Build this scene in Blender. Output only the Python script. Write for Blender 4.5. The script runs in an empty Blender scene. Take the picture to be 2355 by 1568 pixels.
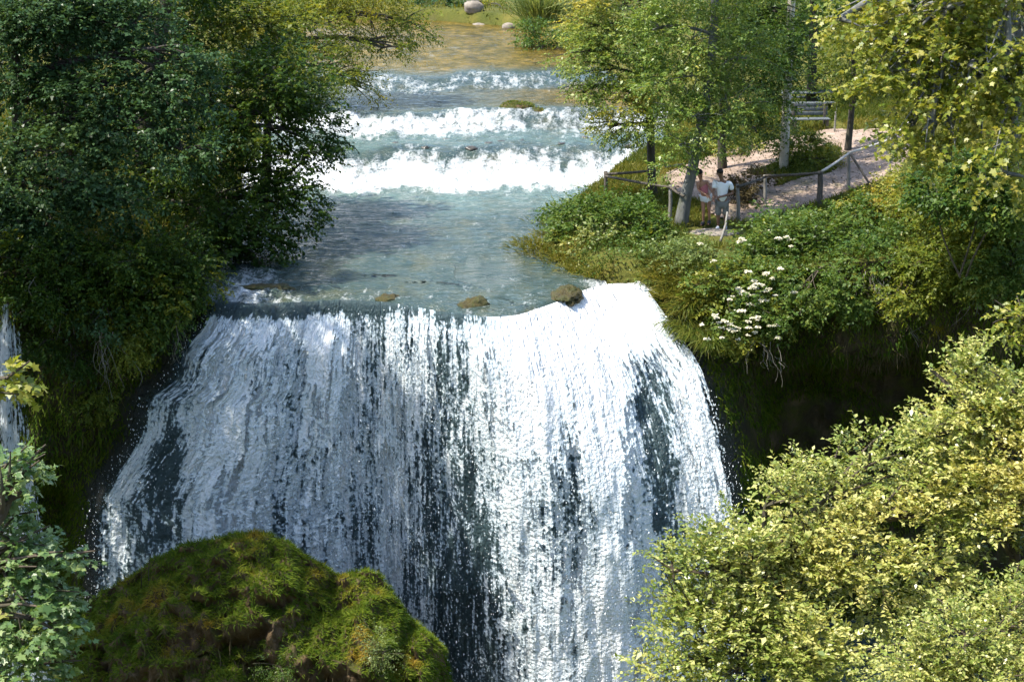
import bpy, math, random
import numpy as np
from mathutils import Vector
R = math.radians
scn = bpy.context.scene
COL = scn.collection
# ------------------------------------------------------------------ camera
F = 3800.0; CZ = 11.2; TH = math.atan(1134 / 3800.0)
FW = np.array([0, math.cos(TH), -math.sin(TH)]); UP = np.array([0, math.sin(TH), math.cos(TH)])
cam_d = bpy.data.cameras.new('camera'); cam = bpy.data.objects.new('camera', cam_d); COL.objects.link(cam)
cam.location = (0, 0, CZ); cam.rotation_euler = (math.pi / 2 - TH, 0, 0)
cam_d.sensor_width = 36; cam_d.lens = 36 * F / 2354; cam_d.clip_end = 3000; cam_d.clip_start = 0.5
scn.camera = cam

def ray(px, py):
    px = np.asarray(px, float); py = np.asarray(py, float)
    a = (px - 1177) / F; b = (784 - py) / F
    return np.stack([a + 0 * b, FW[1] + b * UP[1] + 0 * a, FW[2] + b * UP[2] + 0 * a], -1)
def atY(px, py, Y):
    r = ray(px, py); t = np.asarray(Y) / r[..., 1]
    return np.array([0, 0, CZ]) + r * t[..., None]
def atZ(px, py, z):
    r = ray(px, py); t = (np.asarray(z) - CZ) / r[..., 2]
    return np.array([0, 0, CZ]) + r * t[..., None]
def proj(P):
    d = P - np.array([0, 0, CZ]); k = d @ FW
    return 1177 + F * d[..., 0] / k, 784 - F * (d @ UP) / k

# ------------------------------------------------------------------ noise
def _hash(ix, iy, iz, seed):
    with np.errstate(over='ignore'):
        h = (ix.astype(np.uint32) * np.uint32(374761393) + iy.astype(np.uint32) * np.uint32(668265263)
             + iz.astype(np.uint32) * np.uint32(2147483647) + np.uint32(seed) * np.uint32(1274126177))
        h = (h ^ (h >> np.uint32(13))) * np.uint32(1274126177)
        h = h ^ (h >> np.uint32(16))
    return (h & np.uint32(0xffffff)).astype(np.float64) / 0xffffff
def vnoise(p, seed=0):
    i = np.floor(p).astype(np.int64); f = p - i; f = f * f * (3 - 2 * f)
    x, y, z = i[..., 0], i[..., 1], i[..., 2]; r = 0
    for dx in (0, 1):
        wx = f[..., 0] if dx else 1 - f[..., 0]
        for dy in (0, 1):
            wy = f[..., 1] if dy else 1 - f[..., 1]
            for dz in (0, 1):
                wz = f[..., 2] if dz else 1 - f[..., 2]
                r = r + wx * wy * wz * _hash(x + dx, y + dy, z + dz, seed)
    return r
def fbm(p, octs=4, seed=0, gain=.5):
    a = 1.; s = 0.; n = 0.
    for o in range(octs):
        s = s + a * (vnoise(p * 2 ** o + 17.3 * o, seed + o) * 2 - 1); n += a; a *= gain
    return s / n
def sst(a, b, x):
    t = np.clip((x - a) / (b - a), 0, 1); return t * t * (3 - 2 * t)

# ------------------------------------------------------------------ mesh helpers
def link(o, parent=None):
    COL.objects.link(o)
    if parent is not None: o.parent = parent
    return o
def mesh_k(name, verts, faces, mat, parent=None, attrs=None, smooth=False, mats=None, midx=None):
    """verts (N,3); faces (M,k) constant k"""
    faces = np.asarray(faces, np.int32); verts = np.asarray(verts, np.float32)
    m = bpy.data.meshes.new(name); M, k = faces.shape
    m.vertices.add(len(verts)); m.vertices.foreach_set('co', verts.ravel())
    m.loops.add(M * k); m.loops.foreach_set('vertex_index', faces.ravel())
    m.polygons.add(M); m.polygons.foreach_set('loop_start', np.arange(0, M * k, k, dtype=np.int32))
    try: m.polygons.foreach_set('loop_total', np.full(M, k, np.int32))
    except Exception: pass
    for a, v in (attrs or {}).items():
        at = m.attributes.new(a, 'FLOAT', 'POINT'); at.data.foreach_set('value', np.asarray(v, np.float32).ravel())
    if mats:
        for q in mats: m.materials.append(q)
        m.polygons.foreach_set('material_index', np.asarray(midx, np.int32))
    elif mat: m.materials.append(mat)
    if smooth: m.polygons.foreach_set('use_smooth', np.ones(M, bool))
    m.update(calc_edges=True)
    return link(bpy.data.objects.new(name, m), parent)
def grid_faces(nr, nc):
    i = np.arange(nr * nc).reshape(nr, nc)
    return np.stack([i[:-1, :-1], i[:-1, 1:], i[1:, 1:], i[1:, :-1]], -1).reshape(-1, 4)
def empty(name, loc, label, cat, group=None):
    o = bpy.data.objects.new(name, None); o.location = tuple(loc); o.empty_display_size = .2
    COL.objects.link(o); tag(o, label, cat, group); return o
def tag(o, label=None, cat=None, group=None, kind=None):
    if label: o['label'] = label
    if cat: o['category'] = cat
    if group: o['group'] = group
    if kind: o['kind'] = kind
    return o

class Tubes:
    """collects tapered tubes and builds one mesh"""
    def __init__(s): s.v = []; s.f = []; s.n = 0
    def add(s, pts, rad, sides=6, cap=True, wob=0, seed=0):
        pts = np.asarray(pts, float); n = len(pts); rad = np.broadcast_to(np.asarray(rad, float), (n,))
        t = np.gradient(pts, axis=0); t /= np.linalg.norm(t, axis=1)[:, None] + 1e-9
        ref = np.where(np.abs(t[:, 2:3]) > .95, np.array([[1., 0, 0]]), np.array([[0, 0, 1.]]))
        if n > 1 and np.abs(t[:, 2]).mean() > .6: ref = np.tile([[1., .1, 0]], (n, 1))
        a = np.cross(t, ref); a /= np.linalg.norm(a, axis=1)[:, None] + 1e-9; b = np.cross(t, a)
        th = np.linspace(0, 2 * math.pi, sides, endpoint=False)
        ring = pts[:, None] + rad[:, None, None] * (a[:, None] * np.cos(th)[None, :, None] + b[:, None] * np.sin(th)[None, :, None])
        if wob:
            w = fbm(ring * np.array([3, 3, .8]) / max(rad.max() * 4, .05), 3, seed)
            ring = pts[:, None] + (ring - pts[:, None]) * (1 + wob * w)[..., None]
        base = s.n
        s.v.append(ring.reshape(-1, 3)); s.n += n * sides
        i = np.arange(n * sides).reshape(n, sides) + base; j = np.roll(i, -1, 1)
        s.f.append(np.stack([i[:-1], j[:-1], j[1:], i[1:]], -1).reshape(-1, 4))
        if cap:
            for q, rg in ((0, i[0]), (1, i[-1])):
                s.v.append(pts[:1] if q == 0 else pts[-1:]); c = s.n; s.n += 1
                for x in range(0, sides, 2):
                    y = (x + 1) % sides; z = (x + 2) % sides
                    s.f.append(np.array([[c, rg[x], rg[y], rg[z]]]) if q else np.array([[c, rg[z], rg[y], rg[x]]]))
    def build(s, name, mat, parent=None, smooth=True):
        return mesh_k(name, np.concatenate(s.v), np.concatenate(s.f), mat, parent, smooth=smooth)
def bez(p0, p1, n, bend=(0, 0, 0)):
    p0 = np.asarray(p0, float); p1 = np.asarray(p1, float); t = np.linspace(0, 1, n)[:, None]
    return p0 * (1 - t) + p1 * t + np.asarray(bend, float) * 4 * t * (1 - t)
def interp3(pts, n):
    pts = np.asarray(pts, float); d = np.r_[0, np.cumsum(np.linalg.norm(np.diff(pts, axis=0), axis=1))]
    u = np.linspace(0, d[-1], n); return np.stack([np.interp(u, d, pts[:, k]) for k in range(3)], 1)
def box_vf(c, size, rot=None):
    x, y, z = np.array(size) / 2.
    v = np.array([[-x, -y, -z], [x, -y, -z], [x, y, -z], [-x, y, -z], [-x, -y, z], [x, -y, z], [x, y, z], [-x, y, z]])
    if rot is not None: v = v @ np.array(rot).T
    f = np.array([[0, 3, 2, 1], [4, 5, 6, 7], [0, 1, 5, 4], [1, 2, 6, 5], [2, 3, 7, 6], [3, 0, 4, 7]])
    return v + np.array(c), f
class Boxes:
    def __init__(s): s.v = []; s.f = []; s.n = 0
    def add(s, c, size, rot=None):
        v, f = box_vf(c, size, rot); s.v.append(v); s.f.append(f + s.n); s.n += 8
    def build(s, name, mat, parent=None, bevel=.008):
        o = mesh_k(name, np.concatenate(s.v), np.concatenate(s.f), mat, parent)
        if bevel:
            b = o.modifiers.new('bevel', 'BEVEL'); b.width = bevel; b.segments = 2
        return o

# ------------------------------------------------------------------ materials
class NT:
    def __init__(s, name):
        s.m = bpy.data.materials.new(name); s.m.use_nodes = True; s.t = s.m.node_tree; s.t.nodes.clear()
        s.out = s.n('ShaderNodeOutputMaterial')
    def n(s, typ, ins=None, **kw):
        nd = s.t.nodes.new(typ)
        for k, v in kw.items(): setattr(nd, k, v)
        for k, v in (ins or {}).items():
            if isinstance(v, bpy.types.NodeSocket): s.t.links.new(v, nd.inputs[k])
            else: nd.inputs[k].default_value = v
        return nd
    def math(s, op, a, b=0.0, c=0.0, clamp=False):
        return s.n('ShaderNodeMath', {0: a, 1: b, 2: c}, operation=op, use_clamp=clamp).outputs[0]
    def ramp(s, fac, stops, interp='LINEAR'):
        nd = s.n('ShaderNodeValToRGB', {'Fac': fac}); cr = nd.color_ramp; cr.interpolation = interp
        while len(cr.elements) > 1: cr.elements.remove(cr.elements[0])
        cr.elements[0].position = stops[0][0]; cr.elements[0].color = (*stops[0][1], 1)
        for p, c in stops[1:]:
            e = cr.elements.new(p); e.color = (*c, 1)
        return nd.outputs['Color']
    def mix(s, fac, a, b, blend='MIX'):
        nd = s.n('ShaderNodeMix', data_type='RGBA', blend_type=blend)
        for k, v in ((0, fac), (6, a), (7, b)):
            if isinstance(v, bpy.types.NodeSocket): s.t.links.new(v, nd.inputs[k])
            else: nd.inputs[k].default_value = v if k == 0 else (*v[:3], 1)
        return nd.outputs[2]
    def mapr(s, v, a, b, c=0., d=1., smooth=False):
        nd = s.n('ShaderNodeMapRange', {0: v, 1: a, 2: b, 3: c, 4: d}); nd.clamp = True
        if smooth: nd.interpolation_type = 'SMOOTHSTEP'
        return nd.outputs[0]
    def noise(s, vec, scale, detail=3., rough=.55, out='Fac', dist=0.):
        return s.n('ShaderNodeTexNoise', {'Vector': vec, 'Scale': scale, 'Detail': detail, 'Roughness': rough, 'Distortion': dist}).outputs[out]
    def attr(s, name): return s.n('ShaderNodeAttribute', attribute_name=name).outputs['Fac']
    def geo(s): return s.n('ShaderNodeNewGeometry').outputs['Position']
    def vmul(s, v, k): return s.n('ShaderNodeVectorMath', {0: v, 1: k}, operation='MULTIPLY').outputs[0]
    def bump(s, h, strength=.4, dist=.05): return s.n('ShaderNodeBump', {'Height': h, 'Strength': strength, 'Distance': dist}).outputs[0]
    def done(s, sh): s.t.links.new(sh, s.out.inputs['Surface']); return s.m

def leaf_mat(name, cols, warm=(.35, .28, .03), warm_amt=.3, trans=.38, rough=.42, spec=.4, gain=1.0):
    """cols: dark, mid, light leaf colours; 'tint' = leaf-age patches, 'rnd' = leaf to leaf variation"""
    cols = [tuple(min(.8, x * gain) for x in c) for c in cols]; warm = tuple(min(.7, x * gain) for x in warm)
    n = NT(name)
    rnd = n.attr('rnd'); tint = n.attr('tint')
    f = n.math('ADD', n.math('MULTIPLY', rnd, .55), n.math('MULTIPLY', tint, .45))
    c = n.ramp(f, [(.1, cols[0]), (.5, cols[1]), (.9, cols[2])])
    c = n.mix(n.math('MULTIPLY', n.mapr(tint, .72, .98), warm_amt * 2, clamp=True), c, warm)
    p = n.n('ShaderNodeBsdfPrincipled', {'Base Color': c, 'Roughness': rough, 'Specular IOR Level': spec})
    tc = n.mix(1.0, c, (1.25, 1.15, .55), 'MULTIPLY')
    t = n.n('ShaderNodeBsdfTranslucent', {'Color': tc})
    mx = n.n('ShaderNodeMixShader', {0: trans, 1: p.outputs[0], 2: t.outputs[0]})
    return n.done(mx.outputs[0])
def bark_mat(name, a, b, scale=6):
    n = NT(name); g = n.vmul(n.geo(), (1, 1, .22)); z = n.noise(g, scale, 6, .65)
    c = n.ramp(z, [(.3, a), (.7, b)])
    c = n.mix(n.mapr(n.noise(n.geo(), 1.7, 4), .52, .68, 0, .55), c, (.05, .06, .02))
    p = n.n('ShaderNodeBsdfPrincipled', {'Base Color': c, 'Roughness': .85, 'Normal': n.bump(z, .7, .04)})
    return n.done(p.outputs[0])
def plain_mat(name, col, rough=.7, var=.25, scale=14, bump=.2, spec=.3):
    n = NT(name); z = n.noise(n.geo(), scale, 4)
    d = tuple(x * (1 - var) for x in col); e = tuple(min(1, x * (1 + var)) for x in col)
    p = n.n('ShaderNodeBsdfPrincipled', {'Base Color': n.ramp(z, [(.3, d), (.7, e)]), 'Roughness': rough, 'Specular IOR Level': spec,
                                        'Normal': n.bump(z, bump, .02)})
    return n.done(p.outputs[0])

MB_dark = bark_mat('bark_dark', (.018, .014, .010), (.07, .058, .045))
MB_grey = bark_mat('bark_grey', (.07, .075, .075), (.22, .22, .20))
MB_brown = bark_mat('bark_brown', (.03, .022, .015), (.11, .085, .055))
MB_twig = bark_mat('twig_pale', (.11, .10, .08), (.28, .26, .22), 20)
ML_left = leaf_mat('leaf_dark_green', [(.014, .036, .008), (.034, .068, .010), (.080, .112, .014)], (.17, .15, .012), .4, .40, .38,  0.2, gain=1.4)
ML_blue = leaf_mat('leaf_blue_green', [(.018, .042, .016), (.036, .076, .027), (.072, .12, .046)], (.10, .13, .02), .12, .30, .36, 0.22, gain=1.4)
ML_olive = leaf_mat('leaf_olive', [(.035, .060, .010), (.075, .095, .014), (.13, .13, .018)], (.20, .16, .012), .4, .45, .42, 0.25, gain=2.1)
ML_mid = leaf_mat('leaf_mid_green', [(.028, .060, .012), (.075, .110, .022), (.15, .17, .045)], (.24, .19, .03), .4, .40, .40, 0.4, gain=2.35)
ML_yel = leaf_mat('leaf_yellow_green', [(.040, .068, .008), (.125, .135, .018), (.25, .22, .06)], (.36, .22, .015), .55, .42, .38, 0.45, gain=2.1)
ML_near = leaf_mat('leaf_golden_green', [(.030, .060, .010), (.115, .140, .026), (.29, .28, .105)], (.32, .25, .075), .2, .30, .34, 0.5, gain=2.10)
ML_bank = leaf_mat('leaf_bank_green', [(.022, .055, .012), (.055, .095, .015), (.12, .15, .035)], (.22, .19, .02), .35, .38, .42, 0.3, gain=1.60)
ML_pale = leaf_mat('leaf_pale_green', [(.05, .09, .025), (.13, .17, .05), (.26, .28, .12)], (.3, .26, .06), .3, .38, .38, 0.3, gain=1.43)
ML_maple = leaf_mat('leaf_maple_near', [(.025, .06, .018), (.07, .12, .035), (.17, .21, .09)], (.30, .22, .03), .25, .34, .36, 0.5, gain=1.85)
ML_grass = leaf_mat('grass_blade', [(.030, .060, .008), (.070, .095, .012), (.13, .13, .02)], (.22, .17, .03), .45, .40, .5, 0.2, gain=1.26)
ML_ygrass = leaf_mat('grass_dry', [(.055, .085, .010), (.135, .145, .018), (.25, .21, .05)], (.30, .20, .04), .5, .40, .5, 0.2, gain=1.09)
ML_moss = leaf_mat('moss_blade', [(.018, .040, .004), (.048, .072, .006), (.085, .095, .010)], (.13, .09, .012), .5, .35, .6, 0.1, gain=2.27)
ML_dry = leaf_mat('hanging_straw', [(.03, .027, .012), (.075, .06, .03), (.14, .115, .06)], (.17, .12, .06), .4, .3, .6, 0.1, gain=1.09)
ML_flower = plain_mat('flower_white', (.62, .58, .42), .7, .15, 40, 0)
# ------------------------------------------------------------------ terrain description
LIPPX = [(470, 688), (600, 698), (750, 690), (870, 690), (940, 702), (1050, 722), (1180, 730), (1290, 692), (1350, 662), (1420, 645), (1478, 658)]
LIP = atZ([p[0] for p in LIPPX], [p[1] for p in LIPPX], 0.0)[:, :2]
_lx = np.linspace(LIP[0, 0], LIP[-1, 0], 140); _ly = np.interp(_lx, LIP[:, 0], LIP[:, 1])
_k = np.hanning(23); _k /= _k.sum(); _ly = np.convolve(np.pad(_ly, 11, 'edge'), _k, 'valid')
_ly = _ly + .13 * fbm(np.stack([_lx * 1.6, 0 * _lx, 0 * _lx], -1), 3, 2)
LIP = np.stack([_lx, _ly], 1)
EX = np.r_[-400, -60, -40, -20, -14, -9.5, LIP[:, 0], 4.6, 7, 10, 14, 24, 40, 60, 400]
EY = np.r_[20, 30, 35, 39.5, 40.3, 40.9, LIP[:, 1], 42.3, 42.0, 41.6, 40.0, 36, 32, 30, 20]
def Yedge(X): return np.interp(X, EX, EY)
XLt = [(38, -7.6), (41.5, -7.5), (45, -8.3), (55, -8.8), (70, -9.2), (85, -9.5), (89, -12), (91, -30), (96, -90)]
XRt = [(38, 3.3), (42.7, 3.35), (43.3, 1.6), (45, .75), (46.6, .3), (48.5, .45), (51, 1.0), (57, 3.2), (60, 4.9), (66, 5.4), (73, 4.0), (80, 2.3), (91, 1.0), (95, -1.5), (97.5, -5), (99, -12), (101, -40), (106, -90)]
def XL(Y): return np.interp(Y, *zip(*XLt))
def XR(Y): return np.interp(Y, *zip(*XRt))
def zwater(X, Y):
    Ye = Y - .12 * (X + 1)
    return .78 * sst(56.5, 60.3, Ye) + .42 * sst(63.4, 65.6, Ye) + .32 * sst(71.6, 74.0, Ye)
def landz(X, Y):
    zw = zwater(X, Y)
    dl = XL(Y) - X; dr = X - XR(Y)            # positive on land
    d = np.maximum(dl, dr)
    n = fbm(np.stack([X * .35, Y * .35, 0 * X], -1), 4, 5)
    right = .55 + .13 * np.clip(X - 7, 0, 14) + .045 * np.clip(Y - 47, 0, 30) + .012 * np.clip(Y - 77, 0, 60)
    left = .7 + .05 * np.clip(-8 - X, 0, 30) + .03 * np.clip(Y - 44, 0, 60)
    land = np.where(dr > dl, right, left)
    far = np.clip((Y - 112) / 60, 0, 1) * 6 + np.clip((Y - 160) / 200, 0, 1) * 18
    bank = sst(0, 1.3, d)
    z = zw - .75 + bank * (np.maximum(land - zw, .25) + .75 + n * .14 * sst(.5, 2, d)) + far * sst(0, 6, d)
    under = (1 - sst(-.9, 0, d)) * .35 * fbm(np.stack([X * .9, Y * .9, 0 * X], -1), 3, 9)
    return z + np.minimum(under, .25)
# path centre lines (world XY): along the railing and up the bank
def P2(px, py, z): return atZ(px, py, z)[:2]
PATHS = [[P2(1720, 480, .7), P2(1740, 470, .75), P2(1860, 440, 1.0), P2(1980, 395, 1.4), P2(2030, 330, 1.8), P2(1980, 285, 2.1), P2(1930, 262, 2.4)],
         [P2(1640, 440, .8), P2(1620, 405, .9), P2(1700, 375, 1.0), P2(1790, 350, 1.2), P2(1840, 330, 1.4)],
         [P2(1740, 470, .75), P2(1650, 420, .85)]]
PW = [1.25, 1.35, 1.5]
def path_d(X, Y):
    best = np.full(X.shape, 1e9)
    for pl, w in zip(PATHS, PW):
        for a, b in zip(pl[:-1], pl[1:]):
            ab = b - a; L = ab @ ab
            t = np.clip(((X - a[0]) * ab[0] + (Y - a[1]) * ab[1]) / L, 0, 1)
            best = np.minimum(best, np.hypot(X - a[0] - t * ab[0], Y - a[1] - t * ab[1]) - w)
    return best

def fallbulge(u): return 1.0 + 3.1 * sst(.52, 1.0, u) + .25 * np.sin(u * 9)
def sdrop(d): return 1 - np.exp(-np.maximum(d, 0) / 2.6)
DROPS = np.linspace(0, 13, 40)
def _edge(pts, Y0, b):
    px = np.array([p[0] for p in pts], float); py = np.array([p[1] for p in pts], float); Y = np.full(len(pts), Y0)
    for _ in range(12):
        P = atY(px, py, Y); Y = Y0 - b * sdrop(-P[:, 2])
    o = np.argsort(-P[:, 2]); return np.interp(DROPS, -P[o, 2], P[o, 0])
XFL = _edge([(470, 688), (442, 750), (392, 800), (376, 866), (318, 905), (300, 1000), (208, 1130), (198, 1320), (195, 1568), (190, 1800)], LIP[0, 1], float(fallbulge(0.)))
XFR = _edge([(1478, 658), (1545, 745), (1602, 830), (1645, 950), (1685, 1080), (1702, 1200), (1705, 1400), (1700, 1800)], LIP[-1, 1], float(fallbulge(1.)))
LU = (LIP[:, 0] - LIP[0, 0]) / (LIP[-1, 0] - LIP[0, 0])
def fall_pt(u, d, off=0.0):
    xl = np.interp(d, DROPS, XFL); xr = np.interp(d, DROPS, XFR)
    X = XFL[0] + (XFR[0] - XFL[0]) * u + (xl - XFL[0]) * (1 - sst(-.02, .40, u)) + (xr - XFR[0]) * sst(.52, 1.02, u)
    Y = np.interp(u, LU, LIP[:, 1]) - fallbulge(u) * sdrop(d) - .32 * np.sqrt(np.clip(d, 0, .5))
    w = 1 - sst(0, 4, d); n = (np.interp(u + .03, LU, LIP[:, 1]) - np.interp(u - .03, LU, LIP[:, 1])) * (1 - w) * -.45
    return np.stack([X, Y + n * (1 - w) - off, -d + 0 * X], -1)

# ------------------------------------------------------------------ ground
xs = np.unique(np.r_[np.linspace(-400, -40, 40), np.linspace(-40, -16, 40), np.linspace(-16, 22, 230), np.linspace(22, 50, 40), np.linspace(50, 400, 40)])
tt = np.r_[np.linspace(0, 25, 150), np.linspace(25.3, 75, 170), np.linspace(76, 130, 50), np.linspace(135, 700, 60)]
XX, TT = np.meshgrid(xs, tt)
YY = Yedge(XX) + TT
ZZ = landz(XX, YY)
ZZ = np.where(TT <= .001, np.minimum(ZZ, np.where((XX > LIP[0, 0]) & (XX < LIP[-1, 0]), -.18, ZZ)), ZZ)

def ground_material():
    n = NT('ground_grass'); g = n.geo()
    a = n.noise(g, .5, 5, .6); b = n.noise(g, 9, 5, .7)
    c = n.ramp(a, [(.3, (.060, .075, .012)), (.5, (.10, .105, .018)), (.7, (.17, .14, .03))])
    c = n.mix(n.mapr(b, .45, .7, 0, .6), c, (.045, .05, .015))
    bed = n.ramp(n.noise(g, 2.5, 4), [(.3, (.05, .05, .025)), (.7, (.16, .12, .06))])
    c = n.mix(n.attr('dirt'), c, bed)
    p = n.n('ShaderNodeBsdfPrincipled', {'Base Color': c, 'Roughness': .9, 'Specular IOR Level': .2, 'Normal': n.bump(b, .8, .08)})
    return n.done(p.outputs[0])
dmask = 1 - sst(.15, .7, np.maximum(XL(YY) - XX, XX - XR(YY)))
ground = mesh_k('ground', np.stack([XX, YY, ZZ], -1).reshape(-1, 3), grid_faces(*XX.shape), ground_material(), attrs={'dirt': dmask}, smooth=True)
tag(ground, kind='structure')

# path sheet
FARP = [P2(1135, 66, 1.8), P2(1190, 50, 1.8), P2(1240, 20, 1.8), P2(1225, -20, 1.8)]
px_, py_ = np.meshgrid(np.arange(2, 18, .11), np.arange(43.5, 66, .11))
pd = path_d(px_, py_) + .38 * fbm(np.stack([px_ * .9, py_ * .9, 0 * px_], -1), 4, 21)
pz = landz(px_, py_) + .045
ff = grid_faces(*px_.shape); keep = (pd.ravel()[ff] < .0).all(1) & ((px_ - XR(py_)).ravel()[ff] > .5).all(1) & ((py_ - Yedge(px_)).ravel()[ff] > .8).all(1)
ff = ff[keep]; used, inv = np.unique(ff, return_inverse=True)
pv = np.stack([px_, py_, pz], -1).reshape(-1, 3); pv[:, 2] += .02 * fbm(pv * 2.2, 4, 8)
def path_material():
    n = NT('path_dirt'); g = n.geo(); a = n.noise(g, 1.1, 5, .65); b = n.noise(g, 14, 5, .7)
    c = n.ramp(a, [(.28, (.20, .15, .11)), (.5, (.33, .25, .20)), (.72, (.43, .34, .28))])
    c = n.mix(n.mapr(b, .52, .72, 0, .5), c, (.20, .16, .10))
    c = n.mix(n.mapr(n.noise(g, .7, 4), .58, .7, 0, .6), c, (.13, .12, .04))
    p = n.n('ShaderNodeBsdfPrincipled', {'Base Color': c, 'Roughness': .95, 'Specular IOR Level': .15, 'Normal': n.bump(b, .8, .05)})
    return n.done(p.outputs[0])
path = mesh_k('path', pv[used], inv.reshape(-1, 4), path_material(), smooth=True); tag(path, kind='structure')

# ------------------------------------------------------------------ cliff
cx = np.unique(np.r_[np.linspace(-60, -20, 30), np.linspace(-20, 20, 300), np.linspace(20, 60, 30)])
cd = np.r_[0, np.linspace(.05, 13.5, 130)]
CX, CD = np.meshgrid(cx, cd)
xl = np.interp(CD, DROPS, XFL); xr = np.interp(CD, DROPS, XFR)
uu = np.clip((CX - xl) / (xr - xl), 0, 1)
# a bulging apron of tufa behind the water, walls with hollows left and right
Ew = Yedge(CX)
hol = sst(1.2, 3.8, CD) * 4.2 * sst(6.0, 9.0, CX) + .8 * sst(3.5, 6, CX)* sst(1.5, 4, CD)+ sst(4.0, 6.5, CD) * 2.2 * (1 - sst(-12.5, -9.0, CX)) - .7 * sst(.3, 2, CD) * (1 - sst(4.2, 5.6, CD)) * (1 - sst(-10.2, -8.3, CX))
YF = np.interp(uu, LU, LIP[:, 1]) - fallbulge(uu) * sdrop(CD) + .62
out = np.maximum(np.maximum(xl - CX, CX - xr), 0)
w = sst(.0, 1.6, out)
CY = YF * (1 - w) + (Ew + hol) * w
nn = fbm(np.stack([CX * .55, CD * .45, 0 * CX], -1), 5, 31); nn2 = fbm(np.stack([CX * 2.2, CD * 1.4, 0 * CX], -1), 4, 37)
amp = np.clip(CD / 1.0, 0, 1) * (.25 + .75 * w)
CY = CY - amp * (1.1 * nn * w + .42 * nn2) + .12 * amp
ztop = landz(CX[0], Yedge(CX[0])); inlip = (CX[0] > LIP[0, 0]) & (CX[0] < LIP[-1, 0])
ztop = np.where(inlip, -.18, ztop)
CZZ = ztop[None] * (1 - sst(0, 1.5, CD)) - CD
CZZ[0] = ztop
CY[0] = Yedge(CX[0])
def rock_material(name, wet=.35, moss=.5, brown=(.10, .065, .035)):
    n = NT(name); g = n.geo()
    a = n.noise(n.vmul(g, (1, 1, .6)), 1.1, 6, .65); b = n.noise(g, 7, 5, .7); st = n.noise(n.vmul(g, (1, 1, .12)), 5, 4, .6)
    c = n.ramp(a, [(.3, (.022, .018, .012)), (.5, brown), (.72, (.17, .125, .075))])
    c = n.mix(n.mapr(st, .45, .7, 0, .5), c, (.030, .026, .018))
    nz = n.n('ShaderNodeSeparateXYZ', {0: n.n('ShaderNodeNewGeometry').outputs['Normal']}).outputs[2]
    mo = n.math('MULTIPLY', n.mapr(n.math('ADD', n.noise(g, 1.6, 5, .65), n.math('MULTIPLY', nz, .14)), .62 - moss * .25, .74 - moss * .2), .9)
    c = n.mix(mo, c, n.ramp(b, [(.3, (.022, .032, .005)), (.7, (.075, .080, .010))]))
    wt = n.attr('wet'); c = n.mix(n.math('MULTIPLY', wt, .8), c, (.012, .020, .018))
    p = n.n('ShaderNodeBsdfPrincipled', {'Base Color': c, 'Roughness': n.mapr(wt, 0, 1, 1 - wet, .25), 'Specular IOR Level': n.mapr(wt, 0, 1, .25, .5),
            'Normal': n.bump(n.math('ADD', b, n.math('MULTIPLY', a, 2)), .8, .12)})
    return n.done(p.outputs[0])
M_cliff = rock_material('cliff_tufa', .35, .62, (.06, .045, .026))
M_rock = rock_material('boulder_tufa', .3, .35, (.12, .075, .038))
cliff = mesh_k('cliff', np.stack([CX, CY, CZZ], -1).reshape(-1, 3), grid_faces(*CX.shape), M_cliff, smooth=True, attrs={'wet': 1 - sst(.0, .9, out)}); tag(cliff, kind='structure')

# ------------------------------------------------------------------ near bank and pool
nx = np.linspace(-60, 60, 160); ny = np.linspace(-12, 27.5, 90); NX, NY = np.meshgrid(nx, ny)
NZ = 8.2 - .72 * np.maximum(NY, -2) + .35 * fbm(np.stack([NX * .3, NY * .3, 0 * NX], -1), 4, 3) - .004 * 0 * NX
nb = mesh_k('near_bank', np.stack([NX, NY, NZ], -1).reshape(-1, 3), grid_faces(*NX.shape), bpy.data.materials['ground_grass'], smooth=True); tag(nb, kind='structure')

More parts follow.
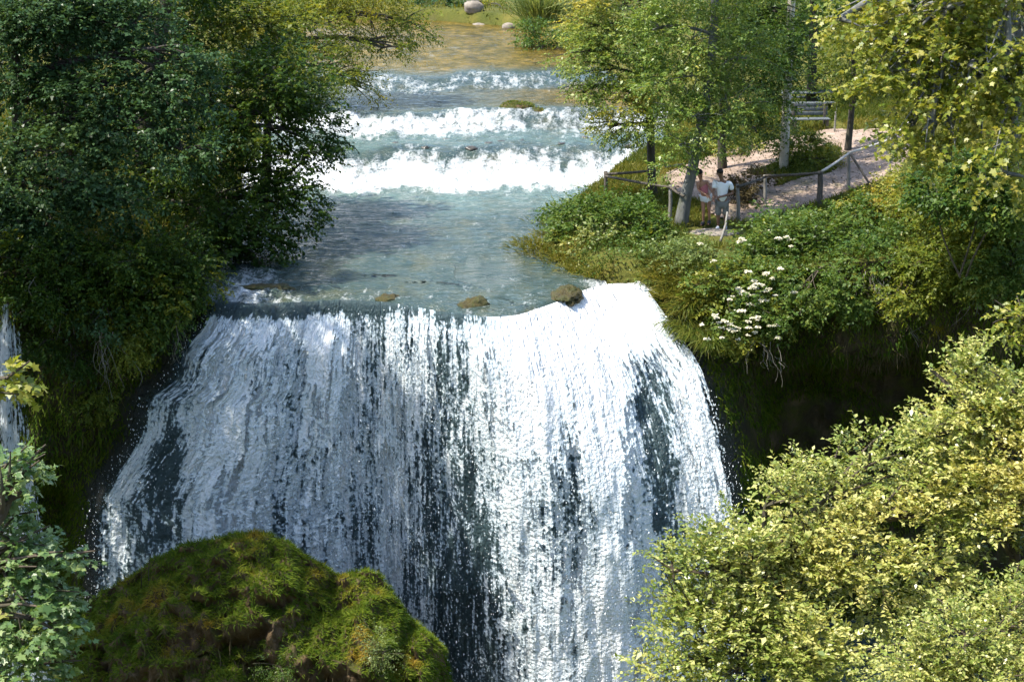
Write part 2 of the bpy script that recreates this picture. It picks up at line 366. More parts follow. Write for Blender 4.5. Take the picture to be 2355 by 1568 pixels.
def water_material():
    n = NT('river_water'); g = n.geo()
    foam = n.attr('foam'); amb = n.attr('amber'); teal = n.attr('teal')
    bed = n.noise(n.vmul(g, (1.0, .6, 1)), .9, 5, .65); fine = n.noise(n.vmul(g, (1.5, 3.2, 1)), 2.2, 4, .6)
    c = n.ramp(bed, [(.3, (.018, .040, .040)), (.5, (.038, .064, .056)), (.72, (.080, .085, .042))])
    c = n.mix(n.math('MULTIPLY', teal, n.mapr(bed, .25, .65, .95, .35)), c, (.16, .25, .22))
    ac = n.ramp(n.noise(n.vmul(g, (1, .7, 1)), 1.6, 5, .7), [(.32, (.040, .034, .006)), (.5, (.125, .088, .011)), (.70, (.26, .17, .035))])
    c = n.mix(amb, c, ac)
    # foam streaks
    f1 = n.noise(n.vmul(g, (1.0, .55, 1)), 3.0, 7, .72, dist=.4); f2 = n.noise(n.vmul(g, (1.2, 1.2, 1)), 13, 4, .7)
    fn = n.math('ADD', n.math('MULTIPLY', f1, .65), n.math('MULTIPLY', f2, .35))
    fn = n.math('ADD', n.math('MULTIPLY', n.math('SUBTRACT', fn, .5), 1.9), .5)
    f3 = n.noise(n.vmul(g, (1.5, .22, 1)), 2.6, 4, .6, dist=.5)
    fn = n.math('ADD', fn, n.math('MULTIPLY', n.math('SUBTRACT', f3, .5), .8))
    ff = n.mapr(n.math('ADD', fn, n.math('MULTIPLY', foam, .62)), .78, 1.22)
    wv = n.math('ADD', n.math('MULTIPLY', n.noise(n.vmul(g, (1.0, 2.6, 1)), 1.7, 4, .52, dist=.6), 1.3), n.math('MULTIPLY', f2, .04))
    c2 = n.mix(n.math('POWER', ff, 1.25), c, (.82, .85, .86))
    p = n.n('ShaderNodeBsdfPrincipled', {'Base Color': c2, 'Roughness': n.mapr(ff, 0, 1, .13, .8), 'IOR': 1.33,
            'Specular IOR Level': n.math('MULTIPLY', n.mapr(ff, 0, 1, .8, .1), n.mapr(amb, 0, 1, 1, .3)), 'Normal': n.bump(n.math('ADD', wv, n.math('MULTIPLY', n.math('MULTIPLY', fn, foam), .5)), .95, .22)})
    return n.done(p.outputs[0])
M_water = water_material()
rv = np.linspace(0, 1, 190); ry = np.r_[np.linspace(0, 14, 150), np.linspace(14.1, 36, 330), np.linspace(36.2, 78, 110)]
RU, RT = np.meshgrid(rv, ry)
X0 = -10.5 + RU * 17.5
RY = Yedge(np.clip(X0, LIP[0, 0], LIP[-1, 0])) + RT - .05
cl = XL(RY) - .9; cr = XR(RY) + .9
RX = cl + (cr - cl) * RU
RY = np.where(RT < 3, Yedge(np.clip(RX, LIP[0, 0] - 1, LIP[-1, 0] + .3)) + RT - .05, RY)
RZ = zwater(RX, RY) - .10 * np.exp(-RT / .30)
Ye = RY - .12 * (RX + 1)
wob = 1.9 * fbm(np.stack([RX * .55, RY * .12, 0 * RX + 3], -1), 4, 51); Yw = Ye + wob
foam = np.zeros_like(RX)
foam += (.95 - .38 * sst(57.6, 59.5, Yw)) * sst(55.3, 56.9, Yw) * (1 - sst(58.6, 60.8, Yw + 1.0 * fbm(np.stack([RX * 1.6, RY * .6, 0 * RX], -1), 4, 57))) + .35 * sst(53.8, 56.5, Yw) * (1 - sst(57, 58, Yw))
foam += .56 * sst(62.0, 63.8, Yw) * (1 - sst(65.2, 66.3, Yw)) * (1 - .62 * sst(-1.5, 1.0, RX) * (1 - .6 * sst(2.5, 4, RX)))
foam += .50 * sst(70.2, 72.0, Yw) * (1 - sst(73.4, 75.0, Yw)) * (1 - .4 * sst(0, 3, RX))
foam += .25 * sst(61.2, 62, Yw) * (1 - sst(66, 66.5, Yw)) + .16 * (1 - sst(60, 80, Yw))
foam += .75 * sst(-1.5, 3.2, RX) * (1 - sst(.3, 1.7, RT)) * sst(1.5, 2.6, RX) + .18 * (1 - sst(.6, 2.6, RT))
foam += .5 * np.exp(-((RX + 7) / .7) ** 2) * (1 - sst(2, 6, RT))
amber = .95 * sst(73.5, 77, Yw) + .55 * sst(66, 67.5, Yw) * (1 - sst(70.5, 72, Yw)) * sst(-3, 3, RX) + .18 * sst(61, 63, Yw) * sst(0, 4, RX) * (1 - sst(70, 72, Yw)) + .3 * sst(66, 67.5, Yw) * (1 - sst(70.5, 72, Yw))
teal = .75 * sst(50.5, 54.5, Yw) * (1 - sst(57.5, 59, Yw)) + .55 * sst(60, 61, Yw) * (1 - sst(63, 64, Yw)) + .12
tur = np.clip(foam, 0, 1)
pp = np.stack([RX * 1.1, RY * 1.1, 0 * RX], -1)
RZ += tur * .30 * fbm(pp * 1.6, 5, 61) + .035 * fbm(np.stack([RX * 1.3, RY * 2.6, 0 * RX], -1), 4, 63) * sst(.1, 1.2, RT)
river = mesh_k('river', np.stack([RX, RY, RZ], -1).reshape(-1, 3), grid_faces(*RX.shape), M_water,
               attrs={'foam': foam, 'amber': np.clip(amber, 0, 1), 'teal': np.clip(teal, 0, 1)}, smooth=True); tag(river, kind='structure')
gx = np.linspace(-60, 60, 200); gy = np.linspace(24, 45, 60); GX, GY = np.meshgrid(gx, gy)
GZ = -10.9 + .12 * fbm(np.stack([GX, GY, 0 * GX], -1), 4, 66)
fo = np.exp(-np.maximum(37.5 - GY, 0) / 2.5) * sst(-13, -9, GX) * (1 - sst(5, 8, GX))
pool = mesh_k('pool', np.stack([GX, GY, GZ], -1).reshape(-1, 3), grid_faces(*GX.shape), M_water, attrs={'foam': fo, 'amber': 0 * fo, 'teal': .5 + 0 * fo}, smooth=True); tag(pool, kind='structure')

# ------------------------------------------------------------------ waterfall
def fall_material(name, thr, film=0.):
    n = NT(name); uv = n.n('ShaderNodeCombineXYZ', {0: n.attr('fu'), 1: n.attr('fv'), 2: 0.0}).outputs[0]
    den = n.attr('flow')
    st = n.noise(n.vmul(uv, (1, .05, 1)), 1.7, 6, .66)                     # long strands
    st2 = n.noise(n.vmul(uv, (1, .14, 1)), 7.0, 3, .6)
    st3 = n.noise(n.vmul(uv, (1, .045, 1)), 13.0, 3, .6)
    sp0 = n.noise(n.vmul(uv, (1, .36, 1)), 1.5, 3, .6, dist=.3)
    sp = n.noise(n.vmul(uv, (1, .34, 1)), 6.8, 4, .62, dist=.5)           # broken drops
    sp2 = n.noise(n.vmul(uv, (1, .6, 1)), 19.0, 3, .6, dist=.4)
    vo = n.n('ShaderNodeTexVoronoi', {'Vector': n.vmul(uv, (1, .62, 1)), 'Scale': 16.0, 'Randomness': 1.0}).outputs['Distance']
    v = n.math('ADD', den, n.math('MULTIPLY', n.math('SUBTRACT', .42, vo), .30))
    for q, w_ in ((st, 1.15), (st2, .65), (st3, 1.0), (sp0, .6), (sp, .95), (sp2, .7)):
        v = n.math('ADD', v, n.math('MULTIPLY', n.math('SUBTRACT', q, .5), w_))
    a = n.mapr(v, thr, thr + .12)
    if film: a = n.math('MAXIMUM', a, n.math('MULTIPLY', n.attr('film'), film))
    col = n.ramp(n.mapr(v, thr - .08, thr + .72), [(0., (.040, .072, .080)), (.10, (.095, .15, .168)), (.20, (.44, .54, .60)), (.34, (.74, .81, .84)), (1., (.95, .96, .96))])
    d = n.n('ShaderNodeBsdfPrincipled', {'Base Color': col, 'Roughness': .45, 'Specular IOR Level': .3, 'Normal': n.bump(v, .9, .13)})
    tl = n.n('ShaderNodeBsdfTranslucent', {'Color': (.85, .9, .92, 1)})
    m0 = n.n('ShaderNodeMixShader', {0: .12, 1: d.outputs[0], 2: tl.outputs[0]})
    tr = n.n('ShaderNodeBsdfTransparent')
    m1 = n.n('ShaderNodeMixShader', {0: a, 1: tr.outputs[0], 2: m0.outputs[0]})
    return n.done(m1.outputs[0])
BLOBS = [(1050, 1150, 75, 330, -.36), (1000, 860, 40, 120, -.15), (1520, 1050, 38, 190, -.62), (1480, 900, 28, 60, -.3), (1430, 790, 22, 55, -.42), (378, 1080, 50, 170, -.5),
         (690, 830, 16, 120, -.28), (880, 740, 22, 80, -.22), (470, 780, 60, 80, -.32), (420, 830, 30, 90, -.3), (1310, 1220, 22, 200, -.25), (1095, 1430, 90, 160, -.3),
         (760, 1300, 60, 300, -.16), (640, 1130, 18, 250, -.22), (820, 900, 16, 220, -.2), (1560, 1250, 40, 120, -.3), (940, 760, 14, 60, -.25), (1250, 1180, 20, 120, -.2),
         (1250, 800, 110, 110, .42), (1400, 700, 90, 65, .9), (1590, 880, 28, 80, .4), (1630, 1020, 38, 200, .36), (1200, 1080, 45, 350, .2), (1400, 1180, 40, 330, .24), (1350, 950, 90, 110, .22), (1300, 1000, 20, 260, -.18), (1350, 1250, 24, 250, -.16), (1455, 1150, 18, 260, -.14),
         (565, 900, 50, 260, .15), (480, 1010, 45, 180, .22), (750, 900, 50, 180, .18), (730, 780, 30, 60, .3), (1430, 1480, 120, 130, .26), (1340, 1500, 60, 200, .1), (250, 1180, 25, 120, -.1),
         (960, 820, 25, 120, .2), (560, 760, 80, 30, .22), (520, 1180, 70, 150, .12), (280, 1320, 60, 150, -.2), (330, 900, 40, 40, .05)]
def density(P):
    x, y = proj(P); d = np.full(x.shape, .60)
    for cx_, cy_, sx, sy, am in BLOBS: d += (am if am > 0 else am * .62) * np.exp(-((x - cx_) / sx) ** 2 * .5 - ((y - cy_) / sy) ** 2 * .5)
    return d, x, y
def fall_layer(name, off, thr, seed, parent=None, film=0., nu=330, nv=300):
    u = np.linspace(-.004, 1.004, nu); d = np.r_[np.linspace(0, .5, 16), np.linspace(.55, 12.5, nv - 16)]
    U, D = np.meshgrid(u, d)
    ramp_ = sst(0, 1.2, D)
    P = fall_pt(U, D, 0)
    s1 = fbm(np.stack([U * 26, D * .22, 0 * U + seed], -1), 5, seed, .6); s2 = fbm(np.stack([U * 60, D * 1.1, 0 * U + seed], -1), 3, seed + 5)
    P[..., 1] -= off * ramp_ + (.30 * s1 + .12 * s2) * ramp_ + .02
    P[..., 2] += .03 * s2 * ramp_
    den, x, y = density(P)
    U_ = np.clip(U, 0, 1)
    lipfade = 1.1 * (1 - sst(.10, .55, D)) * (1 - sst(.30, .46, U)) + .5 * (1 - sst(.02, .35, D)) * (1 - sst(.60, .70, U))
    lipn = fbm(np.stack([U * 30, 0 * U, 0 * U + 9], -1), 4, 71)
    den = den - lipfade * .55 * (1 + .5 * lipn) + .35 * sst(.62, .8, U) * (1 - sst(0, 2.5, D))
    edge = .016 + .012 * fbm(np.stack([D * 1.5, 0 * D, U * 3], -1), 4, 73)
    flm = sst(0, edge + .03, U_) * sst(0, edge + .02, 1 - U_)
    den -= .7 * (1 - sst(0, edge + .02, U_)) + .6 * (1 - sst(0, edge + .012, 1 - U_))
    den += .06 * fbm(np.stack([U * 8, D * .35, 0 * U], -1), 4, seed + 9)
    den -= .07 * sst(4, 10, D) * (1 - sst(.55, .8, U))
    W = 11.5
    o = mesh_k(name, P.reshape(-1, 3), grid_faces(*U.shape), fall_material(name + '_foam', thr, film), parent,
               attrs={'flow': den, 'film': flm, 'fu': U * W + seed * 7.7, 'fv': D}, smooth=True)
    return o
waterfall = fall_layer('waterfall', 0.0, .36, 3, film=.92); tag(waterfall, 'wide white curtain of falling water over the tufa ledge', kind='structure')
wf2 = fall_layer('water_veil', .30, .52, 11, waterfall)
# thrown drops
rng = np.random.default_rng(5)
ND = 15000
u = rng.random(ND * 2); d = rng.random(ND * 2) ** .8 * 12
Pd = fall_pt(u, d, 0); den, x, y = density(Pd)
str_ = vnoise(np.stack([u * 40, d * .4, 0 * u], -1), 77)
pk = rng.random(ND * 2) < np.clip(den * .55 + str_ * .5 + .25 * (u > .93), .05, 1); Pd = Pd[pk][:ND]; u = u[pk][:ND]; d = d[pk][:ND]
n_ = len(Pd); sd = sdrop(d)
Pd[:, 1] -= (.1 + np.abs(rng.normal(0, .35, n_))) * sst(0, 1.5, d) * (1 + .5 * u)
ed = u > .955; Pd[ed, 0] += np.abs(rng.normal(0, .16, ed.sum())) * sst(0, 3, d[ed])
ed = u < .04; Pd[ed, 0] -= np.abs(rng.normal(0, .07, ed.sum())) * sst(0, 3, d[ed])
r_ = rng.lognormal(-4.75, .40, n_); ln = r_ * rng.uniform(1.2, 3.2, n_)
dv = rng.normal(0, .25, (n_, 3)); dv[:, 2] -= 1; dv /= np.linalg.norm(dv, axis=1)[:, None]
aa = np.cross(dv, rng.normal(0, 1, (n_, 3))); aa /= np.linalg.norm(aa, axis=1)[:, None]; bb = np.cross(dv, aa)
vv = np.stack([Pd + dv * ln[:, None], Pd + aa * r_[:, None], Pd - .5 * aa * r_[:, None] + .87 * bb * r_[:, None], Pd - .5 * aa * r_[:, None] - .87 * bb * r_[:, None], Pd - dv * ln[:, None] * .8], 1).reshape(-1, 3)
tri = np.array([[0, 1, 2], [0, 2, 3], [0, 3, 1], [4, 2, 1], [4, 3, 2], [4, 1, 3]])
fa = (np.arange(n_)[:, None, None] * 5 + tri[None]).reshape(-1, 3)
M_drop = plain_mat('water_drop', (.86, .9, .92), .35, .05, 9, 0)
spray = mesh_k('spray', vv, fa, M_drop, waterfall, smooth=True); tag(spray, kind='stuff')

# thin second fall at the far left
uu_ = np.linspace(0, 1, 40); dd_ = np.linspace(0, 12, 160); U, D = np.meshgrid(uu_, dd_)
top = atY(26, 690, 40.0); wl = .45 + .16 * D ** .8
P = np.stack([top[0] + (U - .5) * wl * 1.2 + .04 * fbm(np.stack([D, U, 0 * U], -1), 3, 4), 39.7 - 1.0 * sdrop(D) - .12 * np.sin(U * math.pi) - .12 * fbm(np.stack([U * 5, D * .3, 0 * U], -1), 4, 8), top[2] - D], -1)
dn = .62 - .5 * (1 - sst(0, 1.2, D)) - 1.6 * np.abs(U - .5) ** 2 + .2 * (1 - sst(0, 2, D)) + .12 * fbm(np.stack([U * 4, D * .5, 0 * U], -1), 3, 2)
thin = mesh_k('narrow_waterfall', P.reshape(-1, 3), grid_faces(*U.shape), fall_material('narrow_foam', .36), attrs={'flow': dn, 'fu': U * 2.2, 'fv': D}, smooth=True)
tag(thin, 'thin thread of water falling at the far left', kind='structure')
# ------------------------------------------------------------------ foliage
def unit(v): return v / (np.linalg.norm(v, axis=-1, keepdims=True) + 1e-9)
T_OVAL = np.array([[0, 0, 0], [.42, .5, .10], [1, 0, -.10], [.42, -.5, .10]])
_h = [(0, 0), (.02, .40), (.24, .24), (.50, .56), (.60, .22)]
T_MAPLE = np.array([(x, y, -.12 * (x * x + y * y)) for x, y in _h] + [(1, 0, -.14)] + [(x, -y, -.12 * (x * x + y * y)) for x, y in _h[:0:-1]])
T_BLADE = np.array([[0, 0, 0], [.45, .5, .16], [1, 0, -.10], [.45, -.5, .16]])
def leaf_mesh(base, axis, nrm, ln, wd, T):
    a = unit(axis); n = nrm - a * (a * nrm).sum(-1, keepdims=True); n = unit(n); b = np.cross(n, a)
    ln = np.broadcast_to(ln, base.shape[:1]); wd = np.broadcast_to(wd, base.shape[:1])
    v = (base[:, None] + a[:, None] * (T[None, :, 0] * ln[:, None])[..., None] + b[:, None] * (T[None, :, 1] * wd[:, None])[..., None]
         + n[:, None] * (T[None, :, 2] * ln[:, None])[..., None])
    N, k = len(base), len(T)
    return v.reshape(-1, 3), np.arange(N * k).reshape(N, k)
def foliage(name, mat, parent, S, rs, outd, tint, rng, nspray=8, slen=.45, nleaf=8, ll=.1, lw=.6, droop=.15, T=T_OVAL, up=1.0, ldroop=.25, jit=.5):
    """sprays of leaves set along twigs round the sub-clump centres S"""
    M = len(S); tot = M * nspray
    c = np.repeat(S, nspray, 0); r = np.repeat(rs, nspray, 0); o = np.repeat(outd, nspray, 0); ti = np.repeat(tint, nspray)
    q = unit(rng.normal(0, 1, (tot, 3))); rad = rng.random(tot) ** .5
    p = c + q * r * rad[:, None]
    d = unit(.8 * o + .55 * q + .45 * rng.normal(0, 1, (tot, 3)) * .6 + np.array([0, 0, -droop]))
    L = slen * rng.uniform(.6, 1.3, tot)
    ti = np.clip(ti + rng.normal(0, .08, tot), 0, 1)
    s = (np.arange(nleaf) + .6) / nleaf
    sag = -.18 * L[:, None] * s[None] ** 2
    b = p[:, None] + d[:, None] * (L[:, None] * s[None])[..., None]; b[..., 2] += sag
    side = unit(np.cross(d, [0, 0, 1.])); sg = np.where(np.arange(nleaf) % 2, 1., -1.)
    ax = d[:, None] * .6 + side[:, None] * sg[None, :, None] * .75 + rng.normal(0, .32, (tot, nleaf, 3)); ax[..., 2] -= ldroop
    nr = np.array([0, 0, up]) + rng.normal(0, jit, (tot, nleaf, 3))
    N = tot * nleaf
    sz = ll * rng.lognormal(-.04, .24, N)
    v, f = leaf_mesh(b.reshape(-1, 3), ax.reshape(-1, 3), nr.reshape(-1, 3), sz, sz * lw, T)
    k = len(T)
    o = mesh_k(name, v, f, mat, parent, attrs={'rnd': np.repeat(rng.random(N), k), 'tint': np.repeat(np.repeat(ti, nleaf), k)})
    return o
def clumps_world(cl):
    C, Rr = [], []
    for e in cl:
        px, py, Y, rx, ry = e[:5]
        p = atY(px, py, Y); k = (p - np.array([0, 0, CZ])) @ FW / F
        ry_ = e[5] if len(e) > 5 else (rx + ry) * .5 * k
        C.append(p); Rr.append((rx * k, ry_, ry * k * 1.03))
    return np.array(C), np.array(Rr)
def sub_clumps(C, Rr, sr, dens, rng, flat=.55, gap=.0, centre=None):
    S, rs, od, ow = [], [], [], []
    for i, (c, r) in enumerate(zip(C, Rr)):
        ar = 4 * math.pi * (((r[0] * r[1]) ** 1.6 + (r[0] * r[2]) ** 1.6 + (r[1] * r[2]) ** 1.6) / 3) ** (1 / 1.6)
        m = max(4, int(dens * ar / sr ** 2))
        q = unit(rng.normal(0, 1, (m, 3))); rad = rng.uniform(.35, 1.0, m) ** .6
        wob = 1 + .42 * fbm(q * 1.7 + i * 7.1 + c, 3, 91)
        p = c + q * r * (rad * wob)[:, None]
        S.append(p); rs.append(np.stack([np.full(m, sr), np.full(m, sr), np.full(m, sr * flat)], 1) * rng.uniform(.6, 1.35, (m, 1)))
        od.append(unit(q * 1. / 1. + np.array([0, 0, .05]))); ow.append(np.full(m, i))
    S = np.concatenate(S); rs = np.concatenate(rs); od = np.concatenate(od); ow = np.concatenate(ow)
    if gap > 0:
        k = vnoise(S * .9 + 5, 95) > gap * .6
        S, rs, od, ow = S[k], rs[k], od[k], ow[k]
    return S, rs, od, ow
SEED = [100]
def plant(name, label, cat, cl, mat, base, sr=.5, dens=.42, trunk=None, tr=(.16, .07), bark=None, group=None, flat=.5, gap=.25, tintc=.5, tintv=.35,
          twigs=5, leafpart='crown', stempart='trunk', world=None, **kw):
    SEED[0] += 1; rng = np.random.default_rng(SEED[0])
    C, Rr = clumps_world(cl) if world is None else world
    base = np.array(base, float)
    root = empty(name, base, label, cat, group); inv = np.array(root.location)
    S, rs, od, ow = sub_clumps(C, Rr, sr, dens, rng, flat, gap)
    axis = base + (C.mean(0) - base) * .5
    od = unit(od + .35 * unit(S - axis))
    tint = np.clip(tintc + tintv * fbm(S * .55 + 3, 3, 97) * 1.9 + rng.normal(0, .06, len(S)), 0, 1)
    foliage(leafpart, mat, root, S - inv, rs, od, tint, rng, **kw)
    tb = Tubes(); bark = bark or MB_brown
    if trunk is None:
        trunk = [base + [0, 0, -.3], base * .5 + C.mean(0) * .5 + [0, 0, .2], C.mean(0)]
    tp = interp3(trunk, 14); rr = np.linspace(tr[0], tr[1], 14); rr[0] *= 1.35; rr[1] *= 1.1
    if stempart == 'trunk': tb.add(tp - inv, rr, 10, wob=.18, seed=SEED[0])
    for i, c in enumerate(C):
        j = int(np.argmin(np.linalg.norm(tp - c, axis=1) + np.where(tp[:, 2] > c[2] - .1, 1.2, 0))) if stempart == 'trunk' else 0
        s = tp[max(j, 0)] if stempart == 'trunk' else base + rng.normal(0, .12, 3) * [1, 1, 0]
        dist = np.linalg.norm(c - s)
        limb = bez(s, c, 7, (rng.normal(0, .08) * dist, rng.normal(0, .08) * dist, .10 * dist))
        r0 = min(tr[1] * 1.3, .02 + .022 * dist)
        tb.add(limb - inv, np.linspace(r0, r0 * .45, 7), 6, cap=False)
        idx = np.flatnonzero(ow == i)
        for q in rng.permutation(idx)[:twigs]:
            l0 = limb[rng.integers(3, 7)]; dd = np.linalg.norm(S[q] - l0)
            tb.add(bez(l0, S[q] + od[q] * .25, 5, (rng.normal(0, .07) * dd, rng.normal(0, .07) * dd, .07 * dd)) - inv, np.linspace(r0 * .4, .007, 5), 4, cap=False)
    tb.build(stempart, bark, root)
    return root, S
def gz(X, Y): return float(landz(np.array([float(X)]), np.array([float(Y)]))[0])
def on_ground(px, py_guess, Y):
    X = atY(px, py_guess, Y)[0]; return np.array([X, Y, gz(X, Y)])

# ---- left bank wood
G1 = 'trees of the dark wood on the left bank'
b = on_ground(330, 640, 47.5)
plant('broadleaf_tree', 'large dark green tree leaning out over the river beside the white rapids', 'tree',
      [(600, 260, 47, 150, 120), (665, 400, 47, 85, 80), (560, 480, 46, 150, 80), (430, 330, 47, 150, 120), (590, 555, 45.6, 90, 62), (520, 590, 45, 90, 42), (700, 300, 48, 80, 70), (640, 180, 48, 130, 90),
       (420, 470, 46, 140, 90), (400, -90, 48, 160, 90), (660, 480, 46.3, 60, 60), (610, 615, 44.8, 50, 26)],
      ML_left, b, sr=.48, dens=.50, trunk=[b + [0, 0, -.4], b + [.4, 0, 3], b + [1.2, -.3, 6], b + [1.8, -.2, 9.5]], tr=(.30, .12), bark=MB_dark, group=G1, gap=.42, nspray=9, nleaf=9, ll=.125, lw=.62, droop=.22, slen=.5, tintc=.48)
b = on_ground(180, 600, 50)
plant('broadleaf_tree', 'tall tree with a thick brown trunk standing at the back left of the wood', 'tree',
      [(80, 60, 50, 160, 120), (330, 40, 51, 190, 100), (520, 60, 52, 160, 110), (200, 200, 50, 150, 90), (90, 330, 49, 120, 70), (220, -120, 50, 200, 120)],
      ML_left, b, sr=.52, dens=.42, trunk=[b + [0, 0, -.4], b + [.1, 0, 5], b + [.25, 0, 10], b + [.3, 0, 14]], tr=(.36, .22), bark=MB_brown, group=G1, gap=.40, nspray=9, nleaf=8, ll=.13, lw=.62, tintc=.42)
b = on_ground(60, 640, 43.6)
plant('broadleaf_tree', 'slim tree with layered blue green sprays in front of the dark wood', 'tree',
      [(350, 150, 43, 130, 34), (240, 215, 42.6, 120, 40), (410, 200, 43, 90, 40), (320, 280, 42.4, 130, 45), (210, 290, 42.4, 90, 40), (440, 130, 43, 40, 22), (110, 220, 43, 100, 50), (420, 345, 42.2, 80, 36), (90, 60, 43.4, 110, 70), (200, 50, 43.6, 120, 60), (60, 150, 43.2, 90, 60), (300, 60, 44, 110, 50), (120, 10, 43.6, 140, 50)],
      ML_blue, b, sr=.40, dens=.62, trunk=[b + [0, 0, -.4], b + [.1, 0, 3], b + [.3, 0, 6], b + [.6, -.1, 8.5]], tr=(.17, .07), bark=MB_dark, group=G1, gap=.25, flat=.32, nspray=10, nleaf=8, ll=.115, lw=.62, droop=.10, slen=.5, twigs=8)
b = on_ground(30, 660, 42.5)
plant('broadleaf_tree', 'low layered tree at the cliff edge on the far left', 'tree',
      [(130, 350, 41.6, 130, 36), (90, 430, 41.4, 110, 50), (200, 420, 41.4, 110, 50), (120, 500, 41.2, 130, 50), (270, 480, 41.2, 90, 42), (40, 330, 42, 60, 50), (30, 520, 41.4, 70, 70)],
      ML_blue, b, sr=.40, dens=.60, trunk=[b + [0, 0, -.4], b + [.2, -.2, 1.5], b + [.5, -.4, 3]], tr=(.15, .06), bark=MB_dark, group=G1, gap=.25, flat=.36, nspray=10, nleaf=8, ll=.115, lw=.62, droop=.12, slen=.48, twigs=8, tintc=.46)
b = np.array([XL(68.) - .8, 68., gz(XL(68.) - .8, 68.)])
plant('riverside_tree', 'airy olive tree whose thin branches reach over the upper river', 'tree',
      [(760, 60, 67, 120, 60), (850, 40, 68, 90, 50), (930, 50, 68, 60, 50), (770, 160, 66, 90, 60), (830, 200, 66, 50, 40), (690, 40, 67, 90, 70), (880, 110, 67, 60, 40), (700, 180, 66, 80, 80), (790, -50, 68, 170, 60), (745, 240, 66, 40, 30)],
      ML_olive, b, sr=.42, dens=.40, trunk=[b + [0, 0, -.4], b + [.5, 0, 3], b + [1.6, 0, 5.5], b + [3, 0, 7.4]], tr=(.2, .09), bark=MB_dark, gap=.55, flat=.4, nspray=8, nleaf=8, ll=.12, lw=.5, slen=.55, twigs=9, tintc=.55)
b = on_ground(600, 430, 51.5)
plant('riverside_tree', 'yellow green tree top lit at the right edge of the dark wood', 'tree',
      [(640, 90, 51.5, 110, 90), (600, 200, 51, 90, 70), (690, 220, 51, 60, 60), (560, 20, 51.5, 120, 60)],
      ML_olive, b, sr=.45, dens=.45, tr=(.2, .08), bark=MB_dark, gap=.4, nspray=9, nleaf=8, ll=.12, lw=.6, tintc=.45)
# bushes on the left cliff edge
for label, cl, m, tc in [
        ('dense dark bush hanging over the cliff left of the fall', [(300, 600, 40.8, 130, 70), (400, 590, 41, 80, 60), (350, 680, 40.4, 80, 55), (440, 640, 40.9, 50, 50), (260, 690, 40.3, 60, 50)], ML_left, .55),
        ('leafy bush trailing down the far left cliff top', [(130, 600, 40.4, 110, 60), (50, 600, 40.4, 70, 60), (170, 680, 40, 90, 50), (90, 670, 40, 70, 45)], ML_left, .6),
        ('small grey green bush on the cliff face under the dark bush', [(210, 725, 39.9, 55, 24), (260, 745, 39.8, 40, 20)], ML_blue, .6),
        ('tuft of shrub at the left end of the fall lip', [(400, 690, 40.6, 50, 40), (440, 700, 40.8, 26, 30), (370, 740, 40.3, 36, 40)], ML_bank, .3)]:
    C, _ = clumps_world(cl); b = np.array([C[:, 0].mean(), C[:, 1].mean() + .9, max(gz(C[:, 0].mean(), C[:, 1].mean() + .9) - .2, .3)])
    plant('cliff_bush', label, 'bush', cl, m, b, sr=.32, dens=.5, bark=MB_dark, leafpart='foliage', stempart='stems', tr=(.05, .03), gap=.3, nspray=9, nleaf=8, ll=.10, lw=.6, droop=.35, slen=.38, tintc=tc,
          group='bushes along the left cliff edge')
for label, cl, m in [('dark fern like plant halfway down the left cliff wall', [(90, 800, 39.8, 70, 26), (160, 830, 39.8, 50, 24)], ML_left),
                     ('mossy hanging plant beside the left edge of the fall', [(290, 800, 40, 46, 46), (330, 760, 40.2, 30, 40)], ML_olive),
                     ('olive plant low on the left cliff wall', [(190, 930, 40.6, 60, 30), (250, 900, 40.4, 40, 30)], ML_olive)]:
    C, _ = clumps_world(cl)
    plant('cliff_plant', label, 'plant', cl, m, C.mean(0) + [0, .7, .25], sr=.26, dens=.5, bark=MB_dark, leafpart='foliage', stempart='stems', tr=(.03, .015), gap=.35, nspray=8, nleaf=8, ll=.085, lw=.5, droop=.9, slen=.36, tintc=.4, up=.5)
# unseen trees added left of the view to shade the gorge and fall
for label, b_, h in [('tall shade tree added out of view on the left gorge side', (-15.6, 36.4, -10), 30), ('second tall shade tree added out of view on the gorge side', (-16, 31.5, -10.5), 20), ('broad shade tree added out of view on the left plateau', (-19, 43, .8), 12)]:
    b = np.array(b_, float)
    W = (np.array([b + [0, 0, h * .55], b + [.5, 1.2, h * .75], b + [0, -1.5, h * .7], b + [0, 0, h * .92], b + [1.3, 0, h * .6]]), np.array([[3.0, 3, 2.6], [2.6, 2.6, 2.2], [2.6, 2.6, 2.2], [2., 2, 1.8], [2.0, 2.4, 2.2]]))
    plant('broadleaf_tree', label, 'tree', None, ML_left, b, world=W, sr=.7, dens=.5, trunk=[b, b + [0, 0, h * .5], b + [0, 0, h * .95]], tr=(.35, .1), bark=MB_dark, group=G1, gap=.3, nspray=8, nleaf=7, ll=.22, lw=.65, slen=.7)
